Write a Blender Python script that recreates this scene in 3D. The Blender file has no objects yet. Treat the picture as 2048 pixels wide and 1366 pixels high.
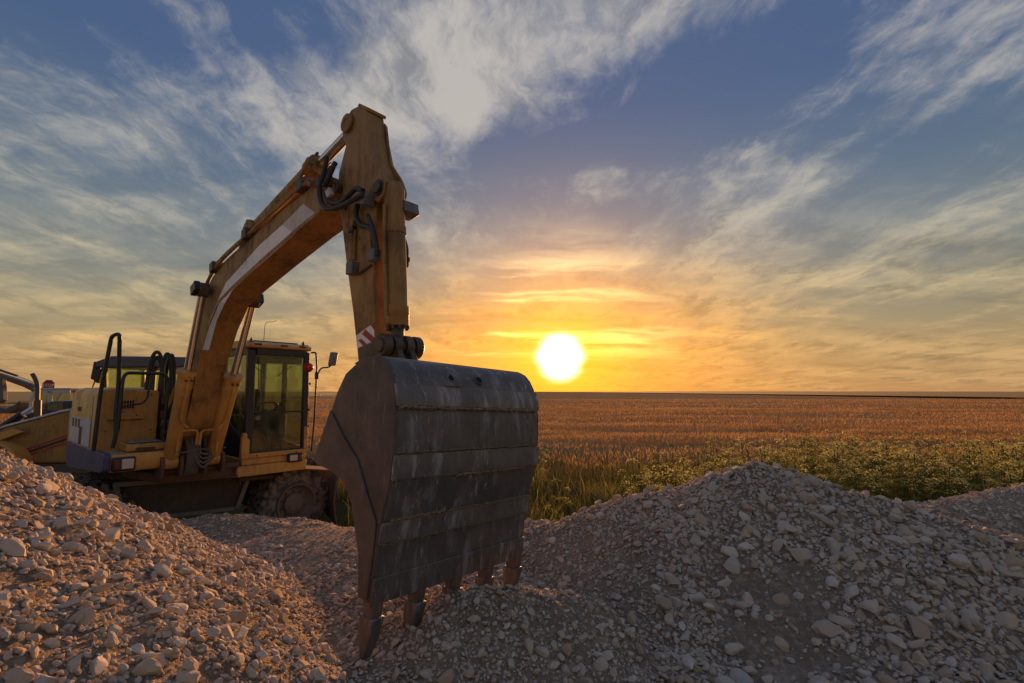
import bpy, bmesh, math, random
import numpy as np
from mathutils import Vector, Matrix
R = math.radians
random.seed(7); rng = np.random.default_rng(7)
scn = bpy.context.scene
col = scn.collection

# ------------------------------------------------------------------ camera
EYE = 2.33; FPX = 967.0; PITCH = math.atan(100 / FPX)
cam = bpy.data.cameras.new('camera'); cam.sensor_width = 36; cam.lens = FPX / 2048 * 36
cam.clip_start = 0.05; cam.clip_end = 20000
cam_o = bpy.data.objects.new('camera', cam); col.objects.link(cam_o)
cam_o.location = (0, 0, EYE); cam_o.rotation_euler = (R(90) + PITCH, 0, 0)
scn.camera = cam_o

# ------------------------------------------------------------------ exposure
vs = scn.view_settings
vs.view_transform = 'Standard'; vs.look = 'None'; vs.gamma = 1.0; vs.use_curve_mapping = False
vs.exposure = 0.42
scn.cycles.max_bounces = 5; scn.cycles.diffuse_bounces = 3; scn.cycles.glossy_bounces = 3; scn.cycles.transparent_max_bounces = 16
scn.cycles.sample_clamp_indirect = 6

# ------------------------------------------------------------------ sun direction (low sunset sun ahead of the camera)
SUN_AZ = math.atan2(96, FPX)            # to the right of +Y
SUN_EL = R(4.0)
SUN = Vector((math.sin(SUN_AZ) * math.cos(SUN_EL), math.cos(SUN_AZ) * math.cos(SUN_EL), math.sin(SUN_EL)))
sl = bpy.data.lights.new('sun', 'SUN'); sl.energy = 5.0; sl.angle = R(2.5); sl.color = (1.0, 0.44, 0.15)
so = bpy.data.objects.new('sun', sl); col.objects.link(so)
so.rotation_euler = SUN.to_track_quat('Z', 'Y').to_euler(); so.location = (4, 30, 12)

# ------------------------------------------------------------------ node helper
class NT:
    def __init__(s, tree): s.t = tree; s.n = tree.nodes; s.l = tree.links
    def new(s, typ, **kw):
        n = s.n.new(typ)
        for k, v in kw.items(): setattr(n, k, v)
        return n
    def put(s, sock, v):
        if hasattr(v, 'links') or isinstance(v, bpy.types.NodeSocket): s.l.new(v, sock)
        else:
            try: sock.default_value = v
            except Exception:
                sock.default_value = (*v, 1.0)
    def math(s, op, a, b=None, c=None, clamp=False):
        n = s.new('ShaderNodeMath', operation=op); n.use_clamp = clamp
        for i, v in enumerate((a, b, c)):
            if v is not None: s.put(n.inputs[i], v)
        return n.outputs[0]
    def vmath(s, op, a, b=None, out=0):
        n = s.new('ShaderNodeVectorMath', operation=op)
        s.put(n.inputs[0], a)
        if b is not None: s.put(n.inputs[1], b)
        return n.outputs[out]
    def mix(s, f, a, b, blend='MIX'):
        n = s.new('ShaderNodeMix', data_type='RGBA', blend_type=blend)
        s.put(n.inputs[0], f); s.put(n.inputs[6], a); s.put(n.inputs[7], b)
        return n.outputs[2]
    def ramp(s, f, stops, interp='LINEAR'):
        n = s.new('ShaderNodeValToRGB'); r = n.color_ramp; r.interpolation = interp
        while len(r.elements) < len(stops): r.elements.new(0.5)
        for e, (p, c) in zip(r.elements, stops):
            e.position = p; e.color = (*c, 1) if len(c) == 3 else c
        s.put(n.inputs[0], f); return n.outputs[0]
    def rng(s, v, a, b, c=0.0, d=1.0, smooth=True):
        n = s.new('ShaderNodeMapRange'); n.interpolation_type = 'SMOOTHSTEP' if smooth else 'LINEAR'
        s.put(n.inputs[0], v)
        for i, q in zip((1, 2, 3, 4), (a, b, c, d)): n.inputs[i].default_value = q
        return n.outputs[0]
    def mapping(s, v, loc=(0,0,0), rot=(0,0,0), scale=(1,1,1), typ='POINT'):
        n = s.new('ShaderNodeMapping', vector_type=typ); s.put(n.inputs[0], v)
        n.inputs[1].default_value = loc; n.inputs[2].default_value = rot; n.inputs[3].default_value = scale
        return n.outputs[0]
    def noise(s, v, scale=5, detail=4, rough=0.55, dist=0.0, lac=2.0):
        n = s.new('ShaderNodeTexNoise'); s.put(n.inputs['Vector'], v)
        n.inputs['Scale'].default_value = scale; n.inputs['Detail'].default_value = detail
        n.inputs['Roughness'].default_value = rough; n.inputs['Distortion'].default_value = dist
        n.inputs['Lacunarity'].default_value = lac
        return n.outputs[0]
    def new_noise_col(s, v, scale):
        n = s.new('ShaderNodeTexNoise'); s.put(n.inputs['Vector'], v); n.inputs['Scale'].default_value = scale; n.inputs['Detail'].default_value = 3
        return n.outputs[1]
    def vor(s, v, scale=5, feature='F1', rnd=1.0):
        n = s.new('ShaderNodeTexVoronoi', feature=feature); s.put(n.inputs['Vector'], v)
        n.inputs['Scale'].default_value = scale; n.inputs['Randomness'].default_value = rnd
        return n

# ------------------------------------------------------------------ sky
world = bpy.data.worlds.new('World'); scn.world = world; world.use_nodes = True
w = NT(world.node_tree); w.n.clear()
SKY_STRENGTH = 1.0
def build_sky():
    tc = w.new('ShaderNodeTexCoord').outputs['Generated']
    d = w.vmath('NORMALIZE', tc)
    sep = w.new('ShaderNodeSeparateXYZ'); w.l.new(d, sep.inputs[0])
    z = w.math('MAXIMUM', sep.outputs[2], 0.0)
    cs = w.vmath('DOT_PRODUCT', d, tuple(SUN), out=1)
    ang = w.math('ARCCOSINE', w.math('MINIMUM', cs, 0.999999))      # radians from the sun
    # clear air: physical sky plus evening tint by elevation
    sky = w.new('ShaderNodeTexSky', sky_type='NISHITA'); sky.sun_disc = False
    sky.sun_elevation = SUN_EL; sky.sun_rotation = SUN_AZ; sky.air_density = 1.4; sky.dust_density = 2.0; sky.ozone_density = 2.5
    nis = w.mix(1.0, sky.outputs[0], (0.10, 0.10, 0.10, 1), 'MULTIPLY')
    clear = w.ramp(z, [(0.0, (.42,.24,.105)), (.05, (.37,.245,.125)), (.12, (.245,.21,.14)), (.21, (.150,.172,.175)),
                       (.36, (.080,.122,.185)), (.52, (.052,.090,.190)), (1.0, (.050,.085,.18))])
    clear = w.mix(0.2, clear, nis)
    # cloud sheet coordinates: a flat layer overhead
    inv = w.math('DIVIDE', 1.0, w.math('ADD', z, 0.13))
    cx = w.math('MULTIPLY', sep.outputs[0], inv); cy = w.math('MULTIPLY', sep.outputs[1], inv)
    cmb = w.new('ShaderNodeCombineXYZ'); w.l.new(cx, cmb.inputs[0]); w.l.new(cy, cmb.inputs[1])
    p = cmb.outputs[0]
    def blob(c, rot, sx, sy, amp):
        q = w.mapping(w.vmath('SUBTRACT', p, (c[0], c[1], 0)), rot=(0, 0, R(rot)), scale=(1, 1, 1))
        q = w.vmath('MULTIPLY', q, (1 / sx, 1 / sy, 0))
        ln = w.vmath('LENGTH', q, out=1)
        return w.math('MULTIPLY', w.rng(ln, 1.0, 0.15), amp)
    warp = w.new('ShaderNodeTexNoise'); w.l.new(p, warp.inputs['Vector']); warp.inputs['Scale'].default_value = 1.6; warp.inputs['Detail'].default_value = 3
    pw = w.vmath('ADD', p, w.vmath('MULTIPLY', w.vmath('SUBTRACT', warp.outputs[1], (.5, .5, .5)), (.26, .26, 0)))
    warp2 = w.new('ShaderNodeTexNoise'); w.l.new(p, warp2.inputs['Vector']); warp2.inputs['Scale'].default_value = 9.0; warp2.inputs['Detail'].default_value = 4
    pw = w.vmath('ADD', pw, w.vmath('MULTIPLY', w.vmath('SUBTRACT', warp2.outputs[1], (.5, .5, .5)), (.07, .07, 0)))
    n1 = w.noise(w.mapping(pw, rot=(0, 0, R(32)), scale=(1.15, 0.36, 1)), 2.6, 8, .63)
    n2 = w.noise(w.mapping(pw, rot=(0, 0, R(-12)), scale=(.55, 1.2, 1)), 1.1, 6, .58)
    n3 = w.noise(w.mapping(pw, rot=(0, 0, R(20)), scale=(1, .8, 1)), 9.0, 6, .70)
    n = w.math('ADD', w.math('MULTIPLY', n1, .50), w.math('ADD', w.math('MULTIPLY', n2, .30), w.math('MULTIPLY', n3, .20)))
    bias = None
    for bl in SKY_BLOBS:
        b = blob(*bl); bias = b if bias is None else w.math('ADD', bias, b)
    n = w.math('ADD', n, bias)
    thick = w.rng(n, .452, .640)
    veil = w.math('MULTIPLY', w.rng(n2, .30, .66), w.rng(z, .50, .10))   # thin sheet low down
    ccol = w.ramp(z, [(0.0, (.44,.27,.125)), (.08, (.46,.32,.155)), (.17, (.42,.35,.21)), (.28, (.365,.345,.285)), (.45, (.40,.38,.35)), (1.0, (.42,.395,.37))])
    warmf = w.math('MULTIPLY', w.rng(ang, .62, .05), w.rng(z, .34, .05))
    ccol = w.mix(w.math('MULTIPLY', warmf, .75), ccol, (.92, .45, .085, 1))
    # thicker cloud reads greyer, with its own uneven body
    body = w.noise(w.mapping(pw, rot=(0, 0, R(40)), scale=(1, .5, 1)), 4.2, 7, .68)
    ccol = w.mix(w.rng(body, .56, .34), w.mix(1.0, ccol, (1.10, 1.08, 1.05, 1), 'MULTIPLY'), w.mix(1.0, ccol, (.50, .54, .60, 1), 'MULTIPLY'))
    c = w.mix(w.math('MULTIPLY', veil, .50), clear, ccol)
    c = w.mix(w.math('MULTIPLY', thick, .80), c, ccol)
    # long grey bars of cloud low over the fields
    bars = w.noise(w.mapping(w.vmath('ADD', p, w.vmath('MULTIPLY', w.vmath('SUBTRACT', warp.outputs[1], (.5, .5, .5)), (.5, .3, 0))), rot=(0, 0, R(-9)), scale=(.22, .85, 1)), 1.9, 5, .60)
    c = w.mix(w.math('MULTIPLY', w.math('MULTIPLY', w.rng(bars, .52, .68), w.rng(z, .40, .16)), w.math('MULTIPLY', w.rng(z, .012, .05), .62)), c, w.mix(1.0, c, (.60, .62, .66, 1), 'MULTIPLY'))
    c = w.mix(w.math('MULTIPLY', w.math('MULTIPLY', w.rng(bars, .47, .34), w.rng(z, .42, .10)), w.math('MULTIPLY', w.rng(z, .02, .07), .55)), c, w.mix(1.0, c, (1.5, 1.38, 1.18, 1), 'MULTIPLY'))
    # thin cloud just above the sun lights up
    lit = w.math('MULTIPLY', w.math('MULTIPLY', w.rng(ang, .30, .09), w.rng(bars, .50, .36)), w.rng(z, .055, .10))
    c = w.mix(1.0, c, w.mix(1.0, (.85, .58, .24, 1), lit, 'MULTIPLY'), 'ADD')
    # air glow round the sun
    g1 = w.math('EXPONENT', w.math('MULTIPLY', ang, -1 / .115))
    g2 = w.math('EXPONENT', w.math('MULTIPLY', ang, -1 / .24))
    c = w.mix(w.math('MULTIPLY', w.math('MULTIPLY', g2, .42), w.rng(z, .40, .02)), c, (.95, .44, .06, 1))
    c = w.mix(w.math('MULTIPLY', g2, w.rng(z, .35, .05)), c, w.mix(1.0, c, (1.05, .66, .22, 1), 'MULTIPLY'))
    c = w.mix(1.0, c, w.mix(1.0, (1.25, .40, .0, 1), w.math('MULTIPLY', g1, 1.0), 'MULTIPLY'), 'ADD')
    ang2 = w.math('ADD', ang, w.math('MULTIPLY', w.math('SUBTRACT', bars, .5), .022))
    core = w.math('POWER', w.rng(ang2, .068, .012), 2.3)
    c = w.mix(1.0, c, w.mix(1.0, (6.5, 5.6, 4.4, 1), core, 'MULTIPLY'), 'ADD')
    # below the horizon: dull earth
    c = w.mix(w.rng(sep.outputs[2], -.002, -.02), c, (.10, .07, .045, 1))
    bg = w.new('ShaderNodeBackground'); w.l.new(c, bg.inputs[0]); bg.inputs[1].default_value = SKY_STRENGTH
    out = w.new('ShaderNodeOutputWorld'); w.l.new(bg.outputs[0], out.inputs[0])
# (centre in the cloud sheet), turn, radii, more or less cloud
SKY_BLOBS = [((-.10,1.15),27,.80,.30,.115),((.52,1.25),15,.42,.34,-.13),((.15,1.52),20,.50,.17,-.10),((1.12,.98),0,.32,.36,.09),((-1.2,1.38),15,.50,.22,.035),((-1.0,.95),0,.40,.24,-.07),((1.0,1.62),-25,.35,.14,.05),((-.62,.98),0,.25,.2,-.04)]
build_sky()

# ------------------------------------------------------------------ materials
def material(name, fn):
    m = bpy.data.materials.new(name); m.use_nodes = True
    g = NT(m.node_tree); g.n.clear()
    out = g.new('ShaderNodeOutputMaterial'); b = g.new('ShaderNodeBsdfPrincipled')
    g.l.new(b.outputs[0], out.inputs[0])
    fn(g, b, out); return m
def obj_co(g): return g.new('ShaderNodeTexCoord').outputs['Object']
def bump(g, b, h, strength=.3, dist=.01):
    n = g.new('ShaderNodeBump'); n.inputs['Strength'].default_value = strength; n.inputs['Distance'].default_value = dist
    g.put(n.inputs['Height'], h); g.l.new(n.outputs[0], b.inputs['Normal'])
def paint(name, colr, dirt=(.10,.075,.05), amount=.5, rough=.45, chips=.5, edge=.72, chipcol=(.06,.045,.035), fade=(1.1,1.05,1.0)):
    def fn(g, b, out):
        c = obj_co(g)
        n1 = g.noise(c, 3.2, 7, .65); n2 = g.noise(g.mapping(c, scale=(9, 9, 1.1)), 2.2, 5, .6); n3 = g.noise(c, 28, 5, .7)
        base = g.mix(g.rng(g.noise(c, 1.4, 3), .3, .7), colr, tuple(x * y for x, y in zip(colr, fade)))
        d = g.math('MULTIPLY', g.rng(g.math('ADD', g.math('MULTIPLY', n1, .55), g.math('MULTIPLY', n2, .45)), .42, edge), amount)
        base = g.mix(d, base, dirt)
        ch = g.math('MULTIPLY', g.rng(g.math('ADD', g.math('MULTIPLY', n3, .6), g.math('MULTIPLY', n1, .4)), .575, .63), chips)
        base = g.mix(ch, base, chipcol)
        g.l.new(base, b.inputs['Base Color'])
        g.put(b.inputs['Roughness'], g.math('ADD', g.math('MULTIPLY', d, .4), rough))
        bump(g, b, g.math('ADD', n3, g.math('MULTIPLY', ch, -1.0)), .12, .004)
    return material(name, fn)
def plain(name, colr, rough=.6, metal=0.0, noise=.25, scale=12):
    def fn(g, b, out):
        c = obj_co(g); n = g.noise(c, scale, 6, .65)
        g.l.new(g.mix(g.rng(n, .25, .75), tuple(x * (1 - noise) for x in colr), tuple(min(1, x * (1 + noise)) for x in colr)), b.inputs['Base Color'])
        g.put(b.inputs['Roughness'], g.math('ADD', rough - .1, g.math('MULTIPLY', n, .2))); b.inputs['Metallic'].default_value = metal
        bump(g, b, n, .15, .004)
    return material(name, fn)
M = {}
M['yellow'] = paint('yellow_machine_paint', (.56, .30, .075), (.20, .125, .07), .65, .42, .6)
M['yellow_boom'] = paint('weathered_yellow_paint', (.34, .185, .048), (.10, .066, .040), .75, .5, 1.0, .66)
M['white_paint'] = paint('chipped_white_paint', (.86, .85, .88), (.42, .38, .36), .4, .5, .6, .72, (.12, .09, .07))
M['decal'] = paint('grey_white_decal', (.60, .57, .57), (.34, .28, .24), .6, .6, .5)
M['blue'] = paint('blue_machine_paint', (.04, .062, .165), (.10, .085, .08), .55, .4, .4)
M['red_paint'] = paint('faded_red_paint', (.34, .035, .03), (.16, .10, .08), .4, .5, .5, .72, (.5, .45, .42))
M['deck'] = paint('brown_deck_paint', (.12, .065, .045), (.07, .05, .038), .7, .75, .4)
M['chassis'] = paint('dusty_chassis_steel', (.10, .085, .078), (.21, .155, .115), .75, .8, .3)
M['rail_grey'] = paint('dusty_grey_steel', (.27, .24, .215), (.16, .12, .09), .55, .8, .3)
M['rim'] = paint('dusty_rim_paint', (.22, .175, .145), (.13, .10, .08), .5, .8, .3)
M['dull_red'] = paint('dull_red_lens', (.16, .022, .016), (.10, .06, .05), .4, .35, .0)
M['black'] = plain('black_steel', (.022, .021, .022), .45, 0, .3)
M['black_rail'] = plain('black_rail_paint', (.03, .029, .03), .4, 0, .3)
M['hose'] = plain('black_rubber_hose', (.032, .031, .033), .55, 0, .35, 30)
M['grey_hose'] = plain('dusty_hose', (.13, .115, .105), .75, 0, .3, 30)
M['rod'] = plain('chromed_rod', (.62, .60, .58), .16, 1.0, .06)
M['pin'] = plain('greasy_steel', (.11, .085, .065), .5, .5, .4)
M['block'] = plain('grey_valve_block', (.16, .16, .17), .55, .2, .3)
M['seat'] = plain('seat_fabric', (.03, .03, .034), .9)
M['console'] = plain('dark_plastic', (.045, .045, .05), .6)
M['tread_plate'] = plain('grey_tread_plate', (.28, .27, .26), .6, .3, .35, 40)
M['grey_white'] = paint('greyish_white_paint', (.52, .52, .55), (.25, .22, .2), .55, .5, .4)
M['dark_roof'] = plain('dark_blue_grey_roof', (.085, .09, .125), .5, 0, .2)
M['grille'] = plain('dark_opening', (.012, .011, .01), .9)
M['asphalt'] = plain('pale_road', (.34, .34, .36), .85, 0, .15, 1.0)
M['car_paint'] = plain('dark_car_paint', (.03, .04, .06), .2, .3, .1)
def f_rub(g, b, out):
    c = obj_co(g); n = g.noise(c, 9, 6, .65)
    g.l.new(g.mix(g.rng(n, .38, .66), (.06, .056, .055), (.27, .22, .18)), b.inputs['Base Color']); b.inputs['Roughness'].default_value = .88
    bump(g, b, g.noise(c, 45, 4), .3, .006)
M['rubber'] = material('dusty_tyre_rubber', f_rub)
def f_red(g, b, out):
    b.inputs['Base Color'].default_value = (.55, .03, .015, 1); b.inputs['Roughness'].default_value = .25
    b.inputs['Transmission Weight'].default_value = .25
M['red_lens'] = material('red_plastic_lens', f_red)
def f_lens(g, b, out):
    c = obj_co(g); n = g.noise(g.mapping(c, scale=(1, 14, 3)), 8, 3)
    g.l.new(g.mix(n, (.34, .32, .31), (.74, .70, .68)), b.inputs['Base Color']); b.inputs['Roughness'].default_value = .15; b.inputs['Metallic'].default_value = .3
    bump(g, b, n, .4, .01)
M['lens'] = material('clear_lamp_lens', f_lens)
def glass(name, tint, dust=.12):
    def fn(g, b, out):
        t = g.new('ShaderNodeBsdfTransparent'); t.inputs[0].default_value = (*tint, 1)
        gl = g.new('ShaderNodeBsdfGlossy'); gl.inputs['Roughness'].default_value = .04; gl.inputs[0].default_value = (.9, .95, .9, 1)
        fr = g.new('ShaderNodeFresnel'); fr.inputs[0].default_value = 1.45
        mx = g.new('ShaderNodeMixShader'); g.l.new(g.math('MINIMUM', fr.outputs[0], .5), mx.inputs[0]); g.l.new(t.outputs[0], mx.inputs[1]); g.l.new(gl.outputs[0], mx.inputs[2])
        df = g.new('ShaderNodeBsdfDiffuse'); df.inputs[0].default_value = (.42, .36, .26, 1)
        c = obj_co(g); n = g.noise(c, 5, 7, .7)
        m2 = g.new('ShaderNodeMixShader'); g.put(m2.inputs[0], g.math('MULTIPLY', g.rng(n, .35, .8), dust)); g.l.new(mx.outputs[0], m2.inputs[1]); g.l.new(df.outputs[0], m2.inputs[2])
        g.l.new(m2.outputs[0], out.inputs[0])
    return material(name, fn)
M['glass'] = glass('green_tinted_glass', (.76, .83, .66), .20)
M['glass2'] = glass('green_tinted_far_glass', (.82, .88, .70), .15)
def f_bucket(g, b, out, lift=1.0, wear=.8):
    c = obj_co(g)
    grime = g.noise(c, 4.0, 8, .68); fine = g.noise(c, 40, 6, .72)
    smear = g.noise(g.mapping(c, scale=(7, 7, 1.3)), 1.5, 8, .68)                               # rubbed patches drawn out downwards
    patch = g.noise(c, 3.1, 4, .6)
    wob = g.vmath('ADD', c, g.vmath('MULTIPLY', g.vmath('SUBTRACT', g.new_noise_col(c, 2.5), (.5, .5, .5)), (0, .05, .10)))
    sc = g.noise(g.mapping(wob, rot=(R(9), 0, 0), scale=(13, 19, 3.2)), 1.5, 8, .76)              # scratches
    sc2 = g.noise(g.mapping(wob, rot=(R(-24), 0, 0), scale=(40, 60, 6)), 1.2, 5, .70)
    base = g.mix(g.rng(grime, .30, .70), tuple(lift * q for q in (.068, .063, .066)), tuple(lift * q for q in (.142, .125, .120)))
    base = g.mix(g.math('MULTIPLY', g.rng(smear, .50, .70), wear), base, tuple(min(1, lift * q) for q in (.285, .28, .315)))
    dust = g.rng(g.math('ADD', g.math('MULTIPLY', g.noise(c, 9, 9, .74), .75), g.math('MULTIPLY', smear, .25)), .51, .68)
    base = g.mix(g.math('MULTIPLY', dust, .30), base, (.28, .215, .16))
    base = g.mix(g.math('MULTIPLY', g.rng(fine, .56, .72), .6), base, (.045, .036, .034))
    s = g.math('MAXIMUM', g.math('MULTIPLY', g.rng(sc, .55, .66), g.rng(patch, .46, .60)), g.math('MULTIPLY', g.rng(sc2, .60, .72), g.rng(g.noise(c, 2.2, 3), .52, .62)))
    base = g.mix(g.math('MULTIPLY', s, .80), base, (.58, .55, .55))
    g.l.new(base, b.inputs['Base Color'])
    g.put(b.inputs['Roughness'], g.math('ADD', .40, g.math('MULTIPLY', g.math('ADD', dust, grime), .22))); b.inputs['Metallic'].default_value = .25; b.inputs['Specular IOR Level'].default_value = .7
    bump(g, b, g.math('ADD', g.math('MULTIPLY', grime, .7), g.math('ADD', g.math('MULTIPLY', fine, .35), g.math('MULTIPLY', s, -.25))), .5, .012)
M['bucket'] = material('scratched_bucket_steel', lambda g, b, out: f_bucket(g, b, out))
M['strip'] = material('worn_strip_steel', lambda g, b, out: f_bucket(g, b, out, 1.35, .9))
def f_bside(g, b, out):
    c = obj_co(g)
    n = g.noise(c, 5, 8, .7); sc = g.noise(g.mapping(c, rot=(0, R(8), 0), scale=(40, 10, 4)), 1.6, 5, .6)
    base = g.mix(g.rng(n, .3, .7), (.075, .058, .053), (.145, .108, .092))
    base = g.mix(g.math('MULTIPLY', g.rng(sc, .62, .70), .4), base, (.36, .33, .32))
    g.l.new(base, b.inputs['Base Color']); b.inputs['Roughness'].default_value = .62
    bump(g, b, n, .3, .01)
M['bucket_side'] = material('rusty_brown_bucket_steel', f_bside)
def f_clod(g, b, out):
    c = obj_co(g); n = g.noise(c, 60, 6, .7)
    g.l.new(g.mix(n, (.17, .115, .06), (.38, .28, .17)), b.inputs['Base Color']); b.inputs['Roughness'].default_value = .95
    bump(g, b, n, .8, .01)
M['mud'] = material('dried_mud', f_clod)
def f_sign(g, b, out): b.inputs['Base Color'].default_value = (.22, .018, .03, 1); b.inputs['Roughness'].default_value = .5
M['sign_red'] = material('red_sign_face', f_sign)

# stones: pale limestone, tinted stone by stone
def stone_mat(name, by_object):
    def fn(g, b, out):
        if by_object:
            oi = g.new('ShaderNodeObjectInfo'); rv = oi.outputs['Random']
            ge = g.new('ShaderNodeNewGeometry'); c = ge.outputs['Position']
        else:
            at = g.new('ShaderNodeAttribute', attribute_name='tint'); rv = at.outputs['Fac']
            ge = g.new('ShaderNodeNewGeometry'); c = ge.outputs['Position']
        base = g.ramp(rv, [(0, (.37, .285, .21)), (.2, (.46, .37, .285)), (.45, (.54, .45, .36)), (.7, (.47, .42, .36)), (.9, (.62, .55, .48)), (1, (.42, .40, .375))])
        n = g.noise(c, 16, 6, .65); n2 = g.noise(c, 90, 5, .7); st = g.noise(c, 2.3, 4, .6)
        base = g.mix(g.math('MULTIPLY', g.rng(n, .35, .75), .40), base, (.38, .29, .215))
        base = g.mix(g.math('MULTIPLY', g.rng(st, .45, .7), .30), base, (.52, .37, .26))
        base = g.mix(g.math('MULTIPLY', g.rng(n2, .60, .75), .25), base, (.28, .21, .16))
        g.l.new(base, b.inputs['Base Color']); b.inputs['Roughness'].default_value = .93
        b.inputs['Specular IOR Level'].default_value = .25
        bump(g, b, g.math('ADD', n2, g.math('MULTIPLY', n, 1.4)), .55, .006)
    return material(name, fn)
M['stone'] = stone_mat('pale_limestone', True)
M['stones'] = stone_mat('pale_limestone_gravel', False)
def dirt_nodes(g, c):
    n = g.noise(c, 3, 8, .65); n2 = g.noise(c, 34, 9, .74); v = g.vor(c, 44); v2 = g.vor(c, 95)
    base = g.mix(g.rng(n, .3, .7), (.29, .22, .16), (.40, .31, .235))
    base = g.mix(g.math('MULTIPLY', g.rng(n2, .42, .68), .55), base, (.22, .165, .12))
    vc = g.new('ShaderNodeSeparateColor'); g.l.new(v.outputs['Color'], vc.inputs[0])
    base = g.mix(g.math('MULTIPLY', g.rng(vc.outputs[0], .55, .95), .4), base, (.64, .56, .47))
    h = g.math('ADD', g.math('MULTIPLY', n2, 1.0), g.math('ADD', g.math('MULTIPLY', g.math('SUBTRACT', 1.0, v.outputs['Distance']), .7), g.math('MULTIPLY', g.math('SUBTRACT', 1.0, v2.outputs['Distance']), .35)))
    return base, h
def f_dirt(g, b, out):
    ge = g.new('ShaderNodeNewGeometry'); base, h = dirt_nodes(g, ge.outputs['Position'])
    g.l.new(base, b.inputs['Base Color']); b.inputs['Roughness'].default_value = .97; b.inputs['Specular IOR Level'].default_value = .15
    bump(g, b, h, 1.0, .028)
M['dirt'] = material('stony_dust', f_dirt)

# ------------------------------------------------------------------ mesh helpers
class MB:
    def __init__(s): s.v = []; s.f = []
    def add(s, vs_, fs): o = len(s.v); s.v += [tuple(x) for x in vs_]; s.f += [tuple(i + o for i in f) for f in fs]; return s
    def box(s, lo, hi):
        (x0, y0, z0), (x1, y1, z1) = lo, hi
        return s.add([(x0,y0,z0),(x1,y0,z0),(x1,y1,z0),(x0,y1,z0),(x0,y0,z1),(x1,y0,z1),(x1,y1,z1),(x0,y1,z1)],
                     [(0,3,2,1),(4,5,6,7),(0,1,5,4),(1,2,6,5),(2,3,7,6),(3,0,4,7)])
    def obox(s, c, ax, ay, az):     # half axes
        c, ax, ay, az = map(Vector, (c, ax, ay, az))
        P = [c + ax * i + ay * j + az * k for k in (-1, 1) for j, i in ((-1,-1),(-1,1),(1,1),(1,-1))]
        return s.add(P, [(0,3,2,1),(4,5,6,7),(0,1,5,4),(1,2,6,5),(2,3,7,6),(3,0,4,7)])
    def prism(s, prof, b0, b1):     # profile in (a, z), extruded along b
        ar = sum(prof[i][0] * prof[(i+1) % len(prof)][1] - prof[(i+1) % len(prof)][0] * prof[i][1] for i in range(len(prof)))
        if ar > 0: prof = prof[::-1]
        n = len(prof)
        P = [(a, b0, z) for a, z in prof] + [(a, b1, z) for a, z in prof]
        return s.add(P, [tuple(range(n))[::-1], tuple(range(n, 2*n))] + [(i, (i+1) % n, n + (i+1) % n, n + i) for i in range(n)])
    def prism_a(s, prof, a0, a1):   # profile in (b, z), extruded along a
        ar = sum(prof[i][0] * prof[(i+1) % len(prof)][1] - prof[(i+1) % len(prof)][0] * prof[i][1] for i in range(len(prof)))
        if ar < 0: prof = prof[::-1]
        n = len(prof)
        P = [(a0, b, z) for b, z in prof] + [(a1, b, z) for b, z in prof]
        return s.add(P, [tuple(range(n))[::-1], tuple(range(n, 2*n))] + [(i, (i+1) % n, n + (i+1) % n, n + i) for i in range(n)])
    def prism_z(s, prof, z0, z1):
        ar = sum(prof[i][0] * prof[(i+1) % len(prof)][1] - prof[(i+1) % len(prof)][0] * prof[i][1] for i in range(len(prof)))
        if ar < 0: prof = prof[::-1]
        n = len(prof)
        P = [(x, y, z0) for x, y in prof] + [(x, y, z1) for x, y in prof]
        return s.add(P, [tuple(range(n))[::-1], tuple(range(n, 2*n))] + [(i, (i+1) % n, n + (i+1) % n, n + i) for i in range(n)])
    def cyl(s, p, q, r, r2=None, n=20):
        p, q = Vector(p), Vector(q); r2 = r if r2 is None else r2
        d = (q - p).normalized(); u = d.orthogonal().normalized(); v = d.cross(u)
        P = []
        for c, rr in ((p, r), (q, r2)):
            P += [c + (u * math.cos(2*math.pi*i/n) + v * math.sin(2*math.pi*i/n)) * rr for i in range(n)]
        return s.add(P, [tuple(range(n))[::-1], tuple(range(n, 2*n))] + [(i, (i+1) % n, n + (i+1) % n, n + i) for i in range(n)])
    def lathe(s, c, axis, prof, n=32):     # prof: (along axis, radius)
        c, d = Vector(c), Vector(axis).normalized(); u = d.orthogonal().normalized(); v = d.cross(u)
        P = []; F = []; m = len(prof)
        for i in range(n):
            e = u * math.cos(2*math.pi*i/n) + v * math.sin(2*math.pi*i/n)
            P += [c + d * t + e * r for t, r in prof]
        for i in range(n):
            j = (i + 1) % n
            for k in range(m - 1): F.append((i*m+k, j*m+k, j*m+k+1, i*m+k+1))
        return s.add(P, F)
    def tube(s, pts, r, n=10, smooth=True, closed=False):
        pts = [Vector(p) for p in pts]
        if smooth and len(pts) > 2:
            out = []
            for i in range(len(pts) - 1):
                p0 = pts[max(i-1, 0)]; p1 = pts[i]; p2 = pts[i+1]; p3 = pts[min(i+2, len(pts)-1)]
                for t in np.linspace(0, 1, 6, endpoint=False):
                    out.append(.5 * ((2*p1) + (p2-p0)*t + (2*p0-5*p1+4*p2-p3)*t*t + (3*p1-p0-3*p2+p3)*t**3))
            pts = out + [pts[-1]]
        T = [(pts[min(i+1, len(pts)-1)] - pts[max(i-1, 0)]).normalized() for i in range(len(pts))]
        u = T[0].orthogonal().normalized(); P = []; F = []
        for i, p in enumerate(pts):
            u = (u - T[i] * u.dot(T[i])).normalized(); v = T[i].cross(u)
            P += [p + (u * math.cos(2*math.pi*k/n) + v * math.sin(2*math.pi*k/n)) * r for k in range(n)]
        for i in range(len(pts) - 1):
            for k in range(n): F.append((i*n+k, i*n+(k+1) % n, (i+1)*n+(k+1) % n, (i+1)*n+k))
        F += [tuple(range(n))[::-1], tuple(range((len(pts)-1)*n, len(pts)*n))]
        return s.add(P, F)
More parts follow.
